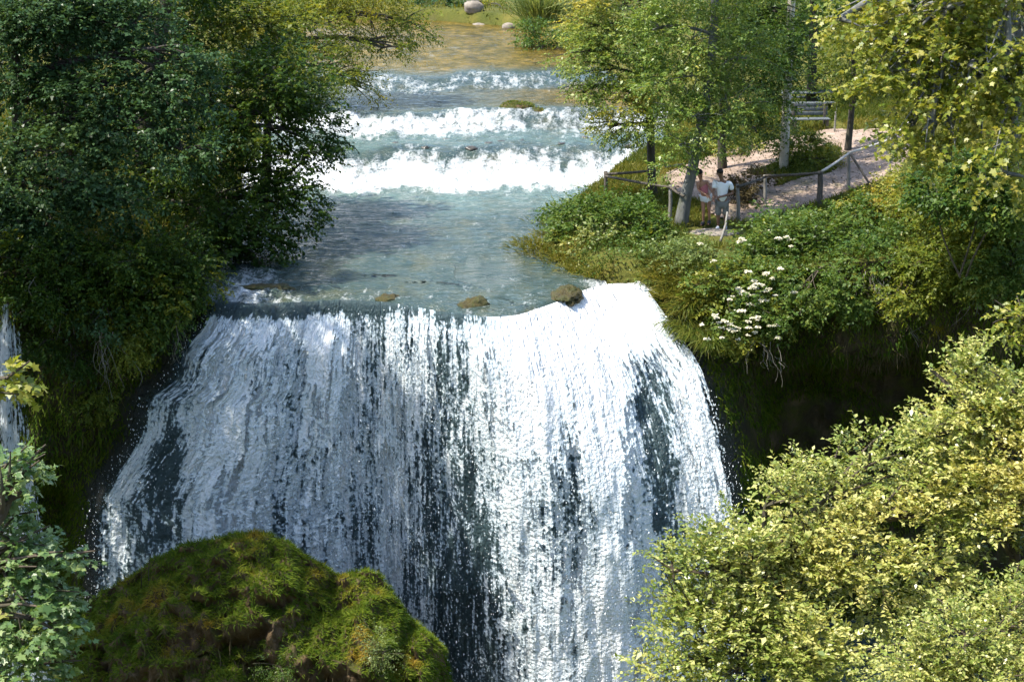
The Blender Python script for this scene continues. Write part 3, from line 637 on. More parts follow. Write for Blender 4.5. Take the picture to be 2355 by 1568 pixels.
# far bank growth behind the wood and the river
for label, cl, m in [
        ('grey green bush at the bend of the river', [(1000, 10, 100, 70, 26), (1055, 26, 99.5, 40, 20)], ML_blue),
        ('dark rounded bush at the water edge beyond the rapids', [(1245, 92, 84, 45, 42), (1300, 105, 83, 50, 34), (1215, 70, 85, 24, 24)], ML_bank),
        ('small yellowish bush among the stones of the far bank', [(1130, 18, 100, 26, 14), (1170, 48, 96, 22, 12)], ML_olive),
        ('dark hedge bush far behind the left trees', [(250, 60, 92, 220, 40), (60, 120, 85, 90, 40)], ML_olive),
        ('pale bush at the far left river bank', [(620, 60, 95, 120, 40), (800, 10, 105, 120, 24)], ML_olive)]:
    C, _ = clumps_world(cl); b = np.array([C[0, 0], C[0, 1] + .3, gz(C[0, 0], C[0, 1] + .3)])
    plant('far_bush', label, 'bush', cl, m, b, sr=.45, dens=.5, bark=MB_dark, leafpart='foliage', stempart='stems', tr=(.05, .03), nspray=8, nleaf=7, ll=.16, lw=.5, slen=.45, gap=.2)
b = np.array([P2(1240, 55, 1.6)[0], P2(1240, 55, 1.6)[1], 0]); b[2] = gz(b[0], b[1])

b = np.array([*P2(1293, 26, 2.0), 0]); b[2] = gz(b[0], b[1])
plant('far_tree', 'thick dark trunk of a tree on the far bank beside the reeds', 'tree', [(1300, -120, b[1], 140, 60), (1220, -100, b[1], 100, 50), (1360, -70, b[1], 90, 40)], ML_bank, b, sr=.6, dens=.45, trunk=[b + [0, 0, -.3], b + [0, 0, 2.5], b + [.2, 0, 5]], tr=(.36, .25), bark=MB_dark, nspray=8, nleaf=7, ll=.17, lw=.6, slen=.6)
# ---- trees on the promontory
b = np.array([*P2(1563, 522, .55), 0]); b[2] = gz(b[0], b[1])
tl = [b + [0, 0, -.4], atY(1572, 470, b[1]), atY(1590, 400, b[1] + .1), atY(1602, 330, b[1] + .2), atY(1628, 215, b[1] + .3), atY(1642, 60, b[1] + .4), atY(1648, -140, b[1] + .5)]
plant('leaning_tree', 'tree with a smooth blue grey leaning trunk beside the two people', 'tree',
      [(1590, 90, 47.4, 130, 80), (1560, 180, 47.2, 110, 60), (1590, 270, 46.8, 90, 45), (1690, 250, 47.2, 80, 50), (1560, 335, 46.6, 55, 26), (1650, 320, 47, 60, 26), (1700, 130, 47.6, 100, 80), (1500, 70, 47.4, 80, 50), (1530, 385, 46.8, 34, 16), (1640, -40, 47.6, 160, 60), (1620, -190, 47.6, 200, 110)],
      ML_mid, b, sr=.36, dens=.42, trunk=tl, tr=(.185, .10), bark=MB_grey, gap=.42, flat=.38, nspray=9, nleaf=8, ll=.092, lw=.62, slen=.42, twigs=7, tintc=.5)
b = np.array([*P2(1502, 466, .5), 0]); b[2] = gz(b[0], b[1])
plant('young_tree', 'slender dark trunked tree rising through the short railing', 'tree',
      [(1420, 90, 50.5, 100, 50), (1370, 60, 50.5, 70, 40), (1400, 160, 50, 100, 45), (1340, 215, 49.6, 46, 18), (1430, 230, 50, 90, 45), (1470, 290, 49.6, 70, 34), (1400, 290, 49.6, 46, 26), (1340, 120, 50, 55, 30), (1440, 10, 50.6, 120, 50), (1420, -120, 50.6, 150, 80), (1490, 180, 50.2, 70, 60)],
      ML_mid, b, sr=.36, dens=.56, trunk=[b + [0, 0, -.4], atY(1498, 380, b[1]), atY(1494, 260, b[1]), atY(1480, 120, b[1] + .1), atY(1470, 0, b[1] + .1)], tr=(.15, .06), bark=MB_dark, gap=.40, flat=.34, nspray=9, nleaf=8, ll=.092, lw=.6, slen=.45, twigs=7, tintc=.56)
b = np.array([*P2(1662, 392, .9), 0]); b[2] = gz(b[0], b[1])
plant('young_tree', 'straight dark trunked tree standing behind the man at the path', 'tree',
      [(1760, 90, 51.6, 80, 100), (1720, 210, 52, 70, 60), (1785, 230, 51.4, 60, 50), (1700, 40, 52.5, 80, 60), (1740, 305, 52.4, 60, 24), (1805, 140, 51.4, 50, 90), (1790, 30, 51.6, 60, 60), (1740, -80, 52.5, 120, 90), (1660, 160, 53.2, 60, 60)],
      ML_bank, b, sr=.38, dens=.55, trunk=[b + [0, 0, -.4], atY(1659, 300, b[1]), atY(1664, 150, b[1]), atY(1690, 0, b[1])], tr=(.16, .07), bark=MB_dark, gap=.30, flat=.45, nspray=9, nleaf=8, ll=.09, lw=.6, slen=.42, tintc=.45)
# ---- trees behind the path
for label, (bx, by, bz), top, r, cl, m in [
        ('dark straight trunk tree behind the picnic table', (1866, 225, 2.2), (1870, -60), .2, [(1880, -30, 63, 90, 60), (1850, 60, 63, 60, 40), (1900, 170, 62, 50, 40), (1830, 120, 62, 30, 40)], ML_bank),
        ('slim dark trunk tree beside the upper path', (1950, 308, 2.0), (1962, 120), .12, [(1960, 120, 57.5, 70, 60), (1930, 205, 57, 46, 22), (1990, 170, 57.5, 50, 40)], ML_olive)]:
    b = np.array([*P2(bx, by, bz), 0]); b[2] = gz(b[0], b[1]); Yb = b[1]
    cl = [(c[0], c[1], Yb + (c[2] - 60) * .15, c[3], c[4]) for c in cl]
    plant('park_tree', label, 'tree', cl, m, b, sr=.4, dens=.5, trunk=[b + [0, 0, -.3], atY(top[0], (top[1] + by) / 2, Yb), atY(top[0], top[1], Yb)], tr=(r, r * .6), bark=MB_dark, nspray=9, nleaf=8, ll=.11, lw=.6, gap=.3)
for label, cl in [('dark green tree filling the background behind the pole', [(1780, 40, 78, 130, 70), (1820, 130, 77, 90, 60), (1700, 100, 80, 90, 80), (1760, -80, 80, 200, 80)]),
                  ('deep green tree at the back right beyond the lawn', [(2000, 60, 82, 120, 80), (2090, 140, 80, 90, 80), (1940, 110, 80, 60, 60), (2060, -60, 84, 200, 80)]),
                  ('shadowed tree at the far top right corner', [(2230, 80, 80, 150, 70), (2330, 30, 82, 100, 90), (2250, -60, 82, 200, 70)])]:
    C, _ = clumps_world(cl); b = np.array([C[0, 0], C[0, 1], gz(C[0, 0], C[0, 1])])
    plant('background_tree', label, 'tree', cl, ML_bank, b, sr=.6, dens=.45, tr=(.22, .1), bark=MB_dark, nspray=9, nleaf=8, ll=.17, lw=.6, slen=.6, group='trees behind the lawn', tintc=.4)
# ---- right hand maple and shrubs
b = np.array([13.4, 41.6, gz(13.4, 41.6)])
plant('maple_tree', 'big yellow green maple filling the upper right corner', 'tree',
      [(2100, 110, 35, 120, 70), (2030, 60, 35.5, 90, 50), (1930, 45, 36, 60, 30), (2090, 200, 34.5, 100, 50), (2050, 160, 34.8, 60, 40), (2140, 280, 34, 90, 50), (2230, 150, 34, 110, 90), (2320, 110, 33.5, 90, 100), (2250, 260, 34, 90, 46), (2080, 320, 34.5, 46, 26), (2180, 20, 35, 150, 50), (2330, 330, 33, 70, 50), (2240, -110, 34.5, 260, 90), (2310, 400, 33.4, 70, 50), (2180, 370, 34, 60, 36), (2450, 120, 38, 130, 110), (2560, 240, 40, 120, 90), (2440, 300, 38, 90, 70), (2520, 20, 40, 140, 90)],
      ML_yel, b, sr=.42, dens=.50, trunk=[b + [0, 0, -.5], b + [-.2, -.8, 3], b + [-.8, -2.4, 5.6], b + [-1.6, -4.2, 8.6]], tr=(.26, .12), bark=MB_grey, gap=.42, flat=.45, nspray=9, nleaf=7, ll=.108, lw=1.0, slen=.42, droop=.15, T=T_MAPLE, twigs=7, jit=.6, tintc=.52)
BG = 'bushes on the right cliff edge'
def bank_bush(label, cl, m, dz=.0, **kw):
    C, _ = clumps_world(cl); X, Y = C[:, 0].mean(), C[:, 1].mean() + .5
    b = np.array([X, Y, max(gz(X, max(Y, Yedge(X) + .6)), .3) + dz])
    a = dict(sr=.32, dens=.72, bark=MB_brown, leafpart='foliage', stempart='stems', tr=(.04, .02), gap=.44, nspray=10, nleaf=8, ll=.10, lw=.6, droop=.10, slen=.36, group=BG); a.update(kw)
    return plant('shrub', label, 'shrub', cl, m, b, **a)
bank_bush('rounded dark shrub on the point of the river bank', [(1370, 505, 46.8, 90, 56), (1440, 520, 46.2, 80, 64), (1320, 545, 46.6, 70, 44), (1480, 580, 45.2, 60, 56), (1410, 580, 45.6, 70, 40), (1300, 500, 48, 50, 30)], ML_bank, tintc=.45)
bank_bush('pale leaved shrub at the front of the river bank point', [(1375, 555, 45.2, 44, 34), (1345, 590, 45.2, 30, 20)], ML_pale, tintc=.5)
_, S_el = bank_bush('elder shrub with many white flower heads above the fall', [(1700, 690, 41.3, 90, 50), (1740, 640, 41.8, 70, 40), (1690, 750, 40.9, 70, 36), (1640, 650, 41.8, 60, 32), (1760, 710, 41.2, 50, 50)], ML_bank, tintc=.62)
_, S_el2 = bank_bush('elder shrub with a few white flower heads below the railing', [(1775, 550, 43.6, 60, 36), (1830, 560, 43.4, 70, 44), (1725, 595, 43.0, 50, 26)], ML_bank, tintc=.45)
bank_bush('low dark green shrub along the foot of the long railing', [(1880, 540, 44.3, 110, 50), (1960, 500, 45, 80, 40), (1850, 610, 43, 100, 46), (1800, 510, 45.2, 60, 26), (1930, 600, 43, 90, 50)], ML_bank, tintc=.38)
bank_bush('sunlit yellow shrub climbing to the railing end', [(2060, 440, 45.8, 70, 36), (2000, 460, 46, 60, 30), (2110, 480, 44.5, 70, 46), (2130, 410, 45, 50, 40)], ML_yel, tintc=.45, ll=.08)
bank_bush('shrub with pale yellow tips hanging from the right cliff', [(2060, 570, 43, 80, 60), (2110, 640, 42.2, 60, 40), (2030, 640, 42.4, 60, 40)], ML_bank, tintc=.66)
bank_bush('dark leafy shrub spilling over the cliff right of the elder', [(1850, 650, 41.3, 80, 50), (1920, 660, 41.2, 70, 46), (1820, 720, 40.7, 50, 36), (1990, 610, 42.0, 70, 50), (1960, 690, 41, 50, 30)], ML_bank, tintc=.42)
bank_bush('olive shrub overhanging the dark hollow on the right', [(2150, 610, 41.2, 80, 44), (2090, 680, 40.8, 50, 34), (2220, 620, 40.6, 80, 44), (2160, 530, 42.3, 60, 40)], ML_olive, tintc=.4)
bank_bush('shrub with pale sprays at the right edge of the cliff', [(2330, 610, 39.7, 60, 40), (2280, 640, 39.9, 50, 34), (2340, 540, 41, 60, 40)], ML_bank, tintc=.66)
bank_bush('light green shrub at the tip of the cliff above the fall end', [(1530, 600, 43.2, 50, 44), (1580, 630, 42.8, 50, 50), (1500, 640, 43, 34, 26), (1600, 580, 43.4, 46, 30)], ML_pale, tintc=.4, ll=.08)
bank_bush('straggly olive shrub under the maple on the right', [(2200, 470, 41.6, 90, 60), (2290, 480, 41, 90, 60), (2190, 560, 41.6, 80, 40), (2300, 560, 41, 80, 36)], ML_olive, tintc=.5)
bank_bush('dark bush in the shade under the maple branches', [(2160, 420, 39.5, 70, 60), (2260, 420, 39, 90, 70), (2330, 470, 38.6, 60, 60)], ML_bank, tintc=.4, ll=.11)
bank_bush('low shrub beside the pole base', [(1850, 345, 53.6, 50, 30), (1890, 370, 53, 46, 20), (1830, 320, 54.5, 34, 22)], ML_olive, tintc=.5, group='shrubs beside the path')
bank_bush('dry brownish shrub behind the right railing by the man', [(1725, 420, 50.5, 40, 22), (1700, 445, 50, 26, 14), (1730, 470, 49.6, 30, 14)], ML_dry, tintc=.7, group='shrubs beside the path')
bank_bush('grassy shrub on the bank between path and rapids', [(1690, 340, 56.5, 60, 16), (1640, 350, 57, 40, 12)], ML_yel, tintc=.4, group='shrubs beside the path')
# white flower heads of the elders
def flower_heads(root, pts, seed, r=(.045, .105)):
    rng = np.random.default_rng(seed); inv = np.array(root.location)
    for p in pts:
        rr = rng.uniform(*r); m = int(60 * (rr / .12) ** 2) + 14
        q = rng.normal(0, .38, (m, 3)) * [rr, rr, rr * .3]
        v, f = leaf_mesh(p + q - inv, rng.normal(0, 1, (m, 3)) * [1, 1, .3], np.array([0, -.3, 1.]) + rng.normal(0, .3, (m, 3)), .056, .052, T_OVAL)
        mesh_k('flower_head', v, f, ML_flower, root)
def fpx(l): return [atY(x, y, Y) for x, y, Y in l]
fr = np.random.default_rng(3)
e1 = [o for o in COL.objects if o.get('label', '').startswith('elder shrub with many')][0]; e2 = [o for o in COL.objects if o.get('label', '').startswith('elder shrub with a few')][0]
flower_heads(e1, fpx([(1745 + fr.normal(0, 24), 668 + fr.normal(0, 20), 40.45 + .2 * fr.random()) for _ in range(26)] + [(1690 + fr.normal(0, 38), 752 + fr.normal(0, 16), 39.95 + .2 * fr.random()) for _ in range(26)] +
             [(1725, 700, 40.4), (1700, 715, 40.3), (1652, 742, 40.1), (1760, 630, 41), (1775, 640, 40.9), (1640, 600, 41.4), (1610, 560, 42.1)]), 7)
flower_heads(e2, fpx([(1705, 548, 42.7), (1700, 556, 42.7), (1710, 552, 42.6), (1770, 530, 43), (1815, 552, 42.6), (1820, 566, 42.5), (1808, 545, 42.6), (1790, 548, 42.7)]), 8)

# ---- near foliage
NG = 'near trees on the bank below the viewpoint'
def near_base(X, Y): return np.array([X, Y, 8.2 - .72 * Y - .1])
b = near_base(6.2, 21.5)
plant('golden_tree', 'large sunlit golden green tree crown in the lower right', 'tree',
      [(1720, 1330, 20.5, 130, 120), (1880, 1190, 21, 130, 110), (2000, 1075, 21.5, 60, 90), (1850, 1380, 20.5, 180, 160), (2010, 1290, 20.5, 160, 150), (1640, 1300, 20.5, 80, 80), (1620, 1460, 20, 110, 90), (1780, 1130, 21, 60, 40), (1560, 1400, 20.3, 40, 60), (1900, 1520, 19.6, 200, 100), (1570, 1540, 19.8, 90, 40), (2140, 1190, 20.8, 100, 100), (1660, 1210, 20.8, 24, 50), (1545, 1310, 20.4, 22, 40)],
      ML_near, b, sr=.25, dens=.62, tr=(.18, .06), bark=MB_brown, gap=.50, flat=.42, nspray=9, nleaf=9, ll=.070, lw=.56, droop=-.18, slen=.34, ldroop=.05, jit=.38, twigs=9, group=NG, tintc=.66, tintv=.30)
b = near_base(8.2, 21)
plant('golden_tree', 'tall pale green tree crown at the right edge', 'tree',
      [(2240, 930, 21, 90, 90), (2180, 1010, 21, 80, 80), (2300, 1060, 20.6, 110, 140), (2210, 1130, 20.6, 90, 100), (2330, 900, 21, 60, 70), (2300, 1240, 20.2, 110, 120), (2240, 830, 21.4, 26, 36), (2140, 850, 21.4, 22, 16), (2370, 1150, 20, 80, 150), (2480, 1020, 20.5, 90, 110), (2460, 1260, 20, 100, 120), (2560, 1180, 20.5, 90, 120)],
      ML_near, b, sr=.25, dens=.62, tr=(.18, .06), bark=MB_brown, gap=.50, flat=.42, nspray=9, nleaf=9, ll=.070, lw=.56, droop=-.18, slen=.34, ldroop=.05, jit=.38, twigs=9, group=NG, tintc=.62, tintv=.30)
b = near_base(5.2, 16.2)
plant('golden_tree', 'nearest bush in the bottom right corner with tiny pale leaves', 'tree',
      [(2230, 1470, 16.5, 120, 90), (2120, 1530, 16.3, 110, 70), (2340, 1440, 16.5, 80, 100), (2270, 1580, 16, 160, 60), (2160, 1400, 16.8, 30, 26)],
      ML_near, b, sr=.18, dens=.50, tr=(.12, .05), bark=MB_brown, gap=.22, flat=.6, nspray=9, nleaf=9, ll=.052, lw=.56, droop=-.1, slen=.25, ldroop=.05, twigs=8, group=NG, tintc=.68, tintv=.25)
b = near_base(7.4, 19)
plant('sapling', 'small sprig reaching in at the right edge against the dark hollow', 'sapling',
      [(2335, 728, 20, 36, 14), (2350, 745, 20, 20, 16)], ML_yel, b, sr=.14, dens=.6, tr=(.04, .012), trunk=[b, b + [.3, .3, 4], atY(2420, 760, 20)], bark=MB_brown, gap=0, nspray=6, nleaf=7, ll=.08, lw=.55, slen=.22, group=NG)
b = near_base(-6.4, 15.5)
plant('maple_tree', 'near maple with big sunlit leaves at the lower left edge', 'tree',
      [(30, 1070, 15.2, 50, 34), (60, 1130, 15, 50, 40), (90, 1310, 15, 75, 44), (40, 1250, 15.2, 60, 50), (70, 1420, 14.8, 90, 70), (60, 1530, 14.6, 90, 60), (140, 1280, 15, 34, 20), (-40, 1100, 15.6, 60, 60), (-60, 1400, 15.2, 90, 120)],
      ML_maple, b, sr=.15, dens=.48, trunk=[b, b + [-.1, 0, 3], b + [-.2, 0, 6.5]], tr=(.16, .06), bark=MB_brown, gap=.25, flat=.5, nspray=7, nleaf=7, ll=.062, lw=.95, droop=.2, slen=.2, T=T_MAPLE, twigs=8, jit=.5, tintc=.6)
b = near_base(-6.8, 18.5)
plant('maple_tree', 'yellow green maple sprigs at the left edge before the cliff', 'tree',
      [(14, 870, 17.5, 30, 20)],
      ML_yel, b, sr=.16, dens=.5, trunk=[b, b + [-.2, 0, 4], b + [-.2, -.6, 10]], tr=(.12, .05), bark=MB_brown, gap=.1, flat=.5, nspray=6, nleaf=6, ll=.10, lw=.95, droop=.25, slen=.22, T=T_MAPLE, tintc=.62)
# ------------------------------------------------------------------ grass, moss, rocks
def blades(name, mat, pts, dirs, ln, wd, rng, parent=None, tint=None, jit=.35):
    n = len(pts); a = unit(dirs + rng.normal(0, jit, (n, 3)))
    nr = unit(np.array([0, -.4, 1.]) + rng.normal(0, .5, (n, 3)))
    L = ln * rng.uniform(.5, 1.35, n)
    v, f = leaf_mesh(pts, a, nr, L, wd * rng.uniform(.7, 1.3, n), T_BLADE)
    t = rng.random(n) if tint is None else np.clip(tint, 0, 1)
    return mesh_k(name, v, f, mat, parent, attrs={'rnd': np.repeat(rng.random(n), 4), 'tint': np.repeat(t, 4)})
def grid_sample(P, rng, n, prob=None):
    """random points (+normals) on a grid surface P (r,c,3); prob per cell"""
    a, b, c = P[:-1, :-1], P[:-1, 1:], P[1:, :-1]
    nr = np.cross(b - a, c - a); ar = np.linalg.norm(nr, axis=-1); nr = nr / (ar[..., None] + 1e-9)
    w = ar if prob is None else ar * prob
    w = w.ravel() / w.sum(); i = rng.choice(len(w), n, p=w)
    s = rng.random((n, 1)); t = rng.random((n, 1))
    return a.reshape(-1, 3)[i] + (b - a).reshape(-1, 3)[i] * s + (c - a).reshape(-1, 3)[i] * t, nr.reshape(-1, 3)[i]
def rock(name, label, c, size, seed, mat=None, moss=0, group=None, cat='rock', rough=.35, sub=40):
    rng = np.random.default_rng(seed)
    th = np.linspace(0, math.pi, sub // 2 + 1); ph = np.linspace(0, 2 * math.pi, sub + 1)
    T, Ph = np.meshgrid(th, ph, indexing='ij')
    q = np.stack([np.sin(T) * np.cos(Ph), np.sin(T) * np.sin(Ph), np.cos(T)], -1)
    ns = fbm(q * 1.3 + seed * 3.7, 5, 41, .6); rid = np.abs(fbm(q * 2.4 + seed, 3, 43))
    P = q * (1 + rough * ns - .25 * rid)[..., None] * np.array(size)
    o = mesh_k(name, P.reshape(-1, 3), grid_faces(*T.shape), mat or M_rock, smooth=True); o.location = tuple(c)
    tag(o, label, cat, group)
    if moss:
        nz = unit(P)
        pr = np.clip(nz[:-1, :-1, 2] + .15, 0, 1); pts, nr = grid_sample(P, rng, moss, pr)
        up_ = unit(pts) * .8 + np.array([0, 0, .2])
        blades('moss', ML_moss if mat is not ML_ygrass else mat, pts, up_, .065, .03, rng, o); o.children[-1]['kind'] = 'stuff'
    return o

# ---- the mossy mound below the fall
OUT = [(120, 1640), (160, 1500), (205, 1395), (290, 1335), (350, 1290), (430, 1252), (500, 1240), (560, 1224), (610, 1234), (660, 1250), (720, 1290), (775, 1330), (815, 1318), (850, 1314), (890, 1350), (940, 1420), (985, 1462), (1020, 1490), (1040, 1570), (1060, 1700)]
mo = atY([p[0] for p in OUT], [p[1] for p in OUT], 35.2)
mx = np.linspace(mo[0, 0], mo[-1, 0], 260); mzt = np.interp(mx, mo[:, 0], mo[:, 2])
k_ = np.ones(5) / 5; mzt = np.convolve(np.pad(mzt, 2, 'edge'), k_, 'valid')
prof = np.array([[2.6, -6.5], [1.5, -2.2], [.6, -.45], [0, 0], [-.7, -.28], [-1.6, -.75], [-2.1, -1.25], [-2.25, -1.75], [-2.0, -2.4], [-2.3, -3.2], [-2.6, -4.2], [-2.5, -7.5]])
tq = np.linspace(0, 1, 240); ps = np.r_[0, np.cumsum(np.linalg.norm(np.diff(prof, axis=0), axis=1))]; ps /= ps[-1]
py = np.interp(tq, ps, prof[:, 0]); pz = np.interp(tq, ps, prof[:, 1])
MX, PY = np.meshgrid(mx, py); _, PZ = np.meshgrid(mx, pz); MZ = mzt[None] + PZ
sq = sst(0, .9, (mx - mx[0]))[None] * sst(0, .9, (mx[-1] - mx))[None]
MY = 35.2 + PY * (.45 + .55 * sq)
q3 = np.stack([MX, MY, MZ], -1)
n1 = fbm(q3 * .75, 5, 141, .55); n2 = fbm(q3 * 2.6, 4, 143); n3 = np.abs(fbm(q3 * 1.4, 4, 147))
fr_ = sst(.25, .6, ps[4] * 0 + np.broadcast_to(tq[:, None], MX.shape))
MY = MY - fr_ * (1.0 * n1 + .50 * n2 - .9 * n3); MZ = MZ + .30 * n2 * (.6 + .8 * fr_) + .20 * n1 - .10 * n3
MX = MX + .25 * fbm(q3 * .9 + 40, 4, 149)
MP = np.stack([MX, MY, MZ], -1)
mound = mesh_k('mossy_mound', MP.reshape(-1, 3), grid_faces(*MX.shape), M_rock, smooth=True)
tag(mound, 'big brown tufa mound capped with drooping green moss in front of the fall', 'rock')
rng = np.random.default_rng(77)
a_, b_, c_ = MP[:-1, :-1], MP[:-1, 1:], MP[1:, :-1]; nzz = unit(np.cross(b_ - a_, c_ - a_)); sgn = np.sign(nzz[80, 100, 2]) or 1
mn = fbm(MP[:-1, :-1] * 1.1, 4, 151)
tt_ = np.broadcast_to(tq[:-1, None], mn.shape)
pr = np.clip((nzz[..., 2] * sgn + .1) * 1.4, 0.02, 1) * sst(-.25, .25, mn + .95 * (1 - sst(.50, .65, tt_)) - .24 * sst(.55, .75, tt_) - .25 * sst(.80, .95, (MX[:-1, :-1] - mx[0]) / (mx[-1] - mx[0])))
pts, nr = grid_sample(MP, rng, 120000, pr); nr *= sgn
blades('moss_cover', ML_moss, pts - nr * .02, nr * .8 + np.array([0, -.25, -.35]), .155, .020, rng, mound, tint=.45 + .75 * fbm(pts * 1.2, 3, 153) + .25 * (nr[:, 2] - .4)); bpy.data.objects['moss_cover']['kind'] = 'stuff'
pts, nr = grid_sample(MP, rng, 5000, np.clip(pr, .1, 1) * sst(.55, .7, tt_)); nr *= sgn
blades('hanging_moss', ML_dry, pts, nr * .25 + np.array([0, -.2, -1]), .42, .02, rng, mound, tint=rng.random(5000) * .7); bpy.data.objects['hanging_moss']['kind'] = 'stuff'
for label, cl, m, ll in [('small leafy sprig growing from the right side of the mound', [(880, 1500, 32.8, 34, 30), (860, 1460, 33, 24, 24)], ML_pale, .05), ('little plant at the dark foot of the mound', [(640, 1530, 32.3, 40, 24)], ML_bank, .05)]:
    C, _ = clumps_world(cl)
    plant('small_plant', label, 'plant', cl, m, C.mean(0) + [0, .35, -.35], sr=.16, dens=.4, leafpart='foliage', stempart='stems', tr=(.012, .006), nspray=6, nleaf=7, ll=ll, lw=.35, slen=.25, gap=.2)
tw = Tubes(); rg = np.random.default_rng(4)
for px0, py0, px1, py1 in [(342, 1340, 350, 1262), (325, 1350, 322, 1290), (350, 1300, 362, 1272)]:
    tw.add(bez(atY(px0, py0, 34.7), atY(px1, py1, 34.6), 6, rg.normal(0, .04, 3)), np.linspace(.014, .005, 6), 5)
tag(tw.build('dry_twigs', MB_dark), 'thin dark dry twigs standing on the left shoulder of the mound', 'twigs')

# ---- cliff moss, straw and roots
CP = np.stack([CX, CY, CZZ], -1)
midX = .5 * (CX[:-1, :-1] + CX[1:, 1:]); midD = .5 * (CD[:-1, :-1] + CD[1:, 1:])
infall = ((midX > np.interp(midD, DROPS, XFL) - .2) & (midX < np.interp(midD, DROPS, XFR) + .2))
view = (midX > -14) & (midX < 16)
mn = fbm(CP[:-1, :-1] * .8, 4, 161)
pr = view * ~infall * sst(-.15, .25, mn + .25 * (1 - sst(2, 5, midD)) + .2 * (midX < -7))
pts, nr = grid_sample(CP, rng, 60000, pr)
m_ = blades('cliff_moss', ML_moss, pts, np.array([0, -.75, -.45]) + rng.normal(0, .2, (60000, 3)), .20, .035, rng, tint=.4 + .8 * fbm(pts * .9, 3, 163)); tag(m_, kind='stuff')
pr = view * ~infall * (midD < 3.2) * (midX > 3.5) * sst(-.2, .2, fbm(CP[:-1, :-1] * .6 + 9, 4, 165)) + .35 * view * ~infall * (midD < 4) * (midX < -7)
pts, nr = grid_sample(CP, rng, 3500, pr)
m_ = blades('hanging_straw', ML_dry, pts + [0, -.05, 0], np.array([0, -.35, -1.]), .42, .022, rng, tint=rng.random(3500) * .8); tag(m_, kind='stuff')
def root_bunch(label, spots, seed, mat=MB_twig, r=.012):
    rg = np.random.default_rng(seed); t = Tubes()
    for px, py, Y, n, ln, sx in spots:
        for _ in range(n):
            p0 = atY(px + rg.normal(0, 18), py + rg.normal(0, 10), Y + rg.normal(0, .12)); L = ln * rg.uniform(.4, 1.2)
            p1 = p0 + np.array([sx * L + rg.normal(0, .25) * L, -.15 - .2 * rg.random(), -L])
            pts = bez(p0, p1, 7, rg.normal(0, .12, 3) * L); pts[1:-1] += rg.normal(0, .03, (5, 3))
            t.add(pts, np.linspace(r * rg.uniform(.5, 1.2), .004, 7), 4, cap=False)
            if rg.random() < .6:
                q = pts[3]; t.add(bez(q, q + np.array([rg.normal(0, .4) * L, -.05, -.4 * L]), 4, rg.normal(0, .05, 3)), np.linspace(r * .5, .003, 4), 4, cap=False)
    o = t.build('dry_branches', mat); tag(o, label, 'branches')
root_bunch('bleached tangle of dead twigs hanging over the dark hollow', [(2030, 640, 41.6, 34, .8, .25), (2060, 700, 41.4, 5, .9, .5), (1990, 640, 41.7, 10, .5, -.2)], 5)
root_bunch('pale bare branch poking out under the right hand shrubs', [(2290, 640, 40.6, 9, 1.0, -.5), (2340, 600, 40.5, 8, .8, .1)], 6)
root_bunch('thin pale roots dangling on the far left cliff', [(105, 650, 39.7, 8, 1.3, .1)], 7, r=.009)
root_bunch('cluster of thin roots under the grey green bush on the left cliff', [(240, 760, 39.6, 10, 1.5, .05)], 17, r=.009)
root_bunch('few thin roots beside the left end of the fall lip', [(410, 740, 40.2, 6, 1.2, .1)], 18, r=.009)
root_bunch('wispy roots hanging below the elder shrub', [(1770, 795, 40.3, 9, .8, .3)], 8, r=.008)

# ---- ground growth
def ground_pts(n, x0, x1, y0, y1, rng, keep):
    X = rng.uniform(x0, x1, n); Y = rng.uniform(y0, y1, n)
    k = keep(X, Y); X, Y = X[k], Y[k]; return np.stack([X, Y, landz(X, Y)], -1)
def landmask(X, Y): return (np.maximum(XL(Y) - X, X - XR(Y)) > .12) & (Y > Yedge(X) - .1)
def clear(X, Y): return ~((np.abs(X - .1275 * Y + .05) < .85) & (Y > 44.9) & (Y < 47.2))
def offpath(X, Y): return path_d(X, Y) + .35 * fbm(np.stack([X * .9, Y * .9, 0 * X], -1), 3, 21) > -.03
P = ground_pts(150000, .2, 20, 42, 64, rng, lambda X, Y: landmask(X, Y) & offpath(X, Y) & clear(X, Y) & (vnoise(np.stack([X * 1.3, Y * 1.3, 0 * X], -1), 171) > .2))
g1 = vnoise(np.stack([P[:, 0] * .5, P[:, 1] * .5, 0 * P[:, 0]], -1), 173)
up3 = np.array([0, -.12, 1.])
for nm, mt, k, L in (('grass', ML_grass, g1 < .5, .24), ('grass', ML_ygrass, g1 >= .5, .22)):
    q = P[k]; o = blades(nm, mt, q, np.tile(up3, (len(q), 1)), L, .026, rng, tint=.3 + .6 * fbm(q * .8, 3, 175) + .2, jit=.4); tag(o, kind='stuff')
P = ground_pts(60000, -30, -7, 40, 66, rng, landmask)
o = blades('grass', ML_grass, P, np.tile(up3, (len(P), 1)), .34, .045, rng); tag(o, kind='stuff')
P = ground_pts(50000, -34, 40, 64, 125, rng, lambda X, Y: landmask(X, Y) & (vnoise(np.stack([X * .5, Y * .5, 0 * X], -1), 177) > .3))
o = blades('grass', ML_ygrass, P, np.tile(up3, (len(P), 1)), .34, .07, rng, tint=.2 + .5 * rng.random(len(P))); tag(o, kind='stuff')
